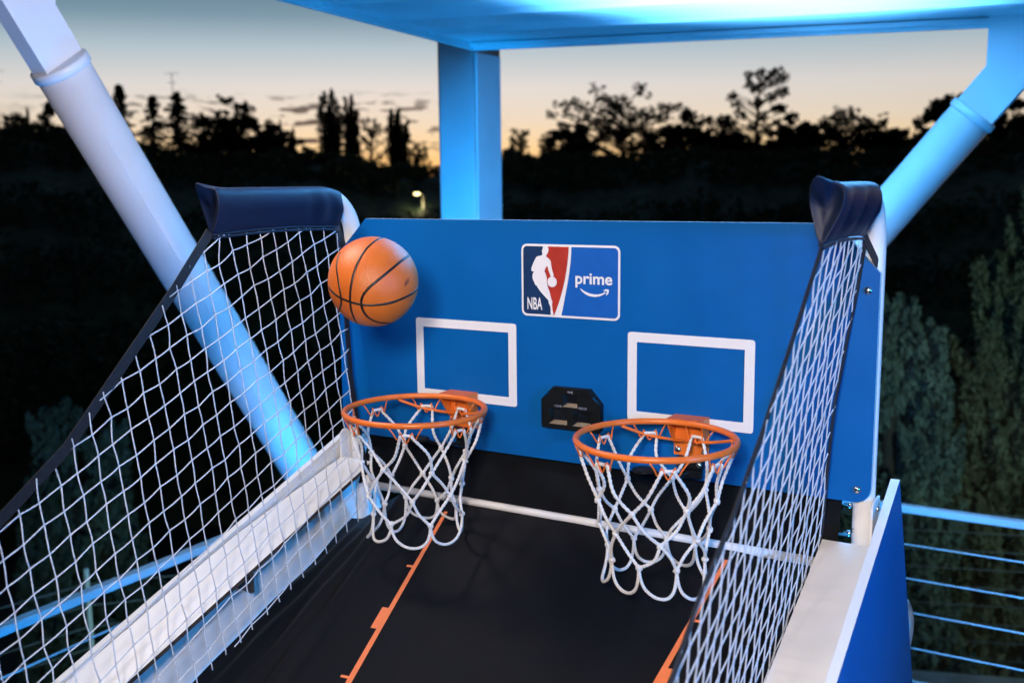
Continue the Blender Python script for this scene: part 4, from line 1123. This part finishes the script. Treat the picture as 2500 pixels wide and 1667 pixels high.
feathery('tall feathery conifer rising past the right edge of the photo', [(0.62, 9.95, 3.6, 0.62, -1.0), (0.35, 9.72, 2.2, 0.42, -2.5), (0.05, 9.50, 1.62, 0.42, -3.5), (-0.12, 9.30, 0.85, 0.45, -4.5), (0.55, 9.4, 1.2, 0.7, -4.5), (1.1, 9.8, 2.0, 0.9, -4.5), (0.25, 9.2, 0.0, 0.6, -4.5), (0.95, 9.3, -0.2, 0.8, -4.5)], 302, 'leaf_conifer_warm')
feathery('small feathery conifer seen through the left net, lower left', [(-7.45, 3.88, 0.40, 0.20, -1.6), (-7.22, 4.02, 0.44, 0.20, -1.6), (-6.92, 4.18, 0.31, 0.16, -1.2), (-7.38, 3.95, -0.15, 0.34, -3.5), (-7.0, 4.15, -0.3, 0.36, -3.5), (-6.7, 4.2, -0.75, 0.34, -4.5), (-7.45, 3.95, -0.9, 0.45, -4.8), (-6.9, 4.1, -1.1, 0.55, -4.8), (-6.55, 4.4, -1.25, 0.35, -4.8)], 303, 'leaf_conifer')

# ================================================================== LIGHT
W = bpy.data.worlds.new('World'); SC.world = W; W.use_nodes = True
nt = W.node_tree
bg = nt.nodes['Background']
tc = nt.nodes.new('ShaderNodeTexCoord'); sep = nt.nodes.new('ShaderNodeSeparateXYZ')
nt.links.new(tc.outputs['Generated'], sep.inputs['Vector'])
rmp = nt.nodes.new('ShaderNodeValToRGB')
stops = [(0.0, (1.0, 0.46, 0.11)), (0.018, (1.0, 0.60, 0.22)), (0.034, (0.95, 0.67, 0.36)), (0.058, (0.83, 0.70, 0.55)), (0.088, (0.74, 0.70, 0.67)), (0.122, (0.44, 0.55, 0.62)), (0.150, (0.185, 0.31, 0.40)), (0.175, (0.11, 0.22, 0.31)), (0.26, (0.10, 0.19, 0.27)), (0.5, (0.06, 0.12, 0.19)), (1.0, (0.03, 0.06, 0.11))]
cr = rmp.color_ramp
while len(cr.elements) < len(stops): cr.elements.new(0.5)
for el, (p_, c_) in zip(cr.elements, stops): el.position = p_; el.color = (*c_, 1)
nt.links.new(sep.outputs['Z'], rmp.inputs['Fac'])
# brighter towards where the sun went down
dot = nt.nodes.new('ShaderNodeVectorMath'); dot.operation = 'DOT_PRODUCT'
az = R(36.0); dot.inputs[1].default_value = (-math.sin(az), math.cos(az), 0)
nt.links.new(tc.outputs['Generated'], dot.inputs[0])
mr = nt.nodes.new('ShaderNodeMapRange'); mr.inputs['From Min'].default_value = -0.2; mr.inputs['From Max'].default_value = 1.0
mr.inputs['To Min'].default_value = 0.04; mr.inputs['To Max'].default_value = 1.0
nt.links.new(dot.outputs['Value'], mr.inputs['Value'])
# thin streaks of cloud near the horizon
mp = nt.nodes.new('ShaderNodeMapping'); mp.inputs['Scale'].default_value = (17, 17, 90); mp.inputs['Location'].default_value = (0.4, 0.2, 0.0)
nt.links.new(tc.outputs['Generated'], mp.inputs['Vector'])
nz = nt.nodes.new('ShaderNodeTexNoise'); nz.inputs['Scale'].default_value = 2.2; nz.inputs['Detail'].default_value = 5; nz.inputs['Roughness'].default_value = 0.55
nt.links.new(mp.outputs['Vector'], nz.inputs['Vector'])
cthr = nt.nodes.new('ShaderNodeMapRange'); cthr.inputs['From Min'].default_value = 0.545; cthr.inputs['From Max'].default_value = 0.595
nt.links.new(nz.outputs['Fac'], cthr.inputs['Value'])
band = nt.nodes.new('ShaderNodeValToRGB'); be = band.color_ramp
while len(be.elements) < 4: be.elements.new(0.5)
for el, (p_, v_) in zip(be.elements, ((0.025, 0.0), (0.038, 1.0), (0.072, 0.9), (0.086, 0.0))): el.position = p_; el.color = (v_, v_, v_, 1)
nt.links.new(sep.outputs['Z'], band.inputs['Fac'])
azm = nt.nodes.new('ShaderNodeVectorMath'); azm.operation = 'DOT_PRODUCT'; a2 = R(43); azm.inputs[1].default_value = (-math.sin(a2), math.cos(a2), 0)
nt.links.new(tc.outputs['Generated'], azm.inputs[0])
azr = nt.nodes.new('ShaderNodeMapRange'); azr.inputs['From Min'].default_value = 0.972; azr.inputs['From Max'].default_value = 0.990
nt.links.new(azm.outputs['Value'], azr.inputs['Value'])
mu = nt.nodes.new('ShaderNodeMath'); mu.operation = 'MULTIPLY'; nt.links.new(cthr.outputs['Result'], mu.inputs[0]); nt.links.new(band.outputs['Color'], mu.inputs[1])
mu2 = nt.nodes.new('ShaderNodeMath'); mu2.operation = 'MULTIPLY'; nt.links.new(mu.outputs[0], mu2.inputs[0]); nt.links.new(azr.outputs['Result'], mu2.inputs[1])
mixc = nt.nodes.new('ShaderNodeMix'); mixc.data_type = 'RGBA'
nt.links.new(mu2.outputs[0], mixc.inputs['Factor']); nt.links.new(rmp.outputs['Color'], mixc.inputs['A']); mixc.inputs['B'].default_value = (0.055, 0.06, 0.07, 1)
sc_ = nt.nodes.new('ShaderNodeVectorMath'); sc_.operation = 'SCALE'
nt.links.new(mixc.outputs['Result'], sc_.inputs[0]); nt.links.new(mr.outputs['Result'], sc_.inputs['Scale'])
# a trace of the physical twilight sky on top
sky = nt.nodes.new('ShaderNodeTexSky'); sky.sky_type = 'NISHITA'; sky.sun_disc = False; sky.sun_elevation = R(1.0); sky.sun_rotation = -az
ad = nt.nodes.new('ShaderNodeVectorMath'); ad.operation = 'MULTIPLY_ADD'
nt.links.new(sky.outputs['Color'], ad.inputs[0]); ad.inputs[1].default_value = (0.004, 0.004, 0.004); nt.links.new(sc_.outputs['Vector'], ad.inputs[2])
nt.links.new(ad.outputs['Vector'], bg.inputs['Color']); bg.inputs['Strength'].default_value = 1.0

def light(name, kind, loc, energy, color, target=None, radius=0.05, size=None, spot=None, blend=0.6):
    l = bpy.data.lights.new(name, kind); l.energy = energy; l.color = color
    if kind in ('POINT', 'SPOT'): l.shadow_soft_size = radius
    if kind == 'AREA':
        l.shape = 'RECTANGLE'; l.size, l.size_y = size
    if kind == 'SPOT': l.spot_size = R(spot); l.spot_blend = blend
    o = bpy.data.objects.new(name, l); COL.objects.link(o); o.location = loc
    if target is not None:
        o.rotation_euler = (Vector(target)-Vector(loc)).to_track_quat('-Z', 'Y').to_euler()
    return o
sun = bpy.data.lights.new('sun', 'SUN'); sun.energy = 0.02; sun.angle = R(0.5); sun.color = (1, 0.6, 0.3)
so_ = bpy.data.objects.new('sun', sun); COL.objects.link(so_); so_.rotation_euler = (R(89), 0, az)

WARM = (1.0, 0.87, 0.79); BLUE = (0.0, 0.33, 1.0); CYAN = (0.11, 0.46, 1.0)
light('front_spotlight', 'SPOT', (1.0, -2.6, 2.95), 285, WARM, (0.15, -0.3, 1.62), 0.20, spot=48, blend=0.15)
light('canopy_spotlight', 'SPOT', (-0.80, -0.55, 3.08), 40, WARM, (-0.10, -0.30, 1.7), 0.13, spot=84, blend=0.6)
light('brace_spotlight', 'SPOT', (0.9, -0.9, 2.98), 275, (1.0, 0.80, 0.70), (-2.5, 0.15, 2.75), 0.10, spot=42, blend=1.0)
light('ceiling_uplight', 'SPOT', (0.20, 1.10, 0.35), 7600, CYAN, (-0.05, 1.45, 3.10), 0.08, spot=46, blend=1.0)
light('game_uplight', 'POINT', (0.35, 0.70, 0.12), 160, BLUE, None, 0.10)
light('column_uplight', 'SPOT', (-1.25, -0.2, 0.20), 1050, BLUE, (-2.02, 2.85, 2.50), 0.08, spot=27, blend=1.0)
light('left_uplight', 'POINT', (-1.25, -0.6, 0.25), 85, BLUE, None, 0.12)
light('canopy_wash', 'SPOT', (2.6, -1.0, 2.35), 225, (0.0, 0.34, 1.0), (0.0, -0.25, 1.9), 0.10, spot=60, blend=1.0)
light('right_conifer_fill', 'SPOT', (2.8, 4.2, 1.6), 460, (0.58, 1.0, 0.92), (0.2, 9.0, 0.6), 0.15, spot=80, blend=1.0)  # added fill lamp with no fixture, brightens the conifers on the right
light('street_lamp_light', 'POINT', (-22.33, 31.22, 1.75), 9, (1.0, 0.85, 0.45), None, 0.1)
light('left_conifer_fill', 'SPOT', (-2.6, 1.2, -0.6), 110, (0.55, 1.0, 0.85), (-7.1, 4.0, -0.3), 0.15, spot=80, blend=1.0)  # added fill lamp, no fixture behind it, lifts the conifer at lower left

# ------------------------------------------------------------------ output
SC.view_settings.view_transform = 'Standard'; SC.view_settings.look = 'None'
SC.view_settings.exposure = 0.0; SC.view_settings.gamma = 1.0
SC.render.engine = 'CYCLES'
SC.cycles.use_denoising = True
SC.cycles.sample_clamp_indirect = 8.0
SC.render.resolution_x = 1024; SC.render.resolution_y = 682
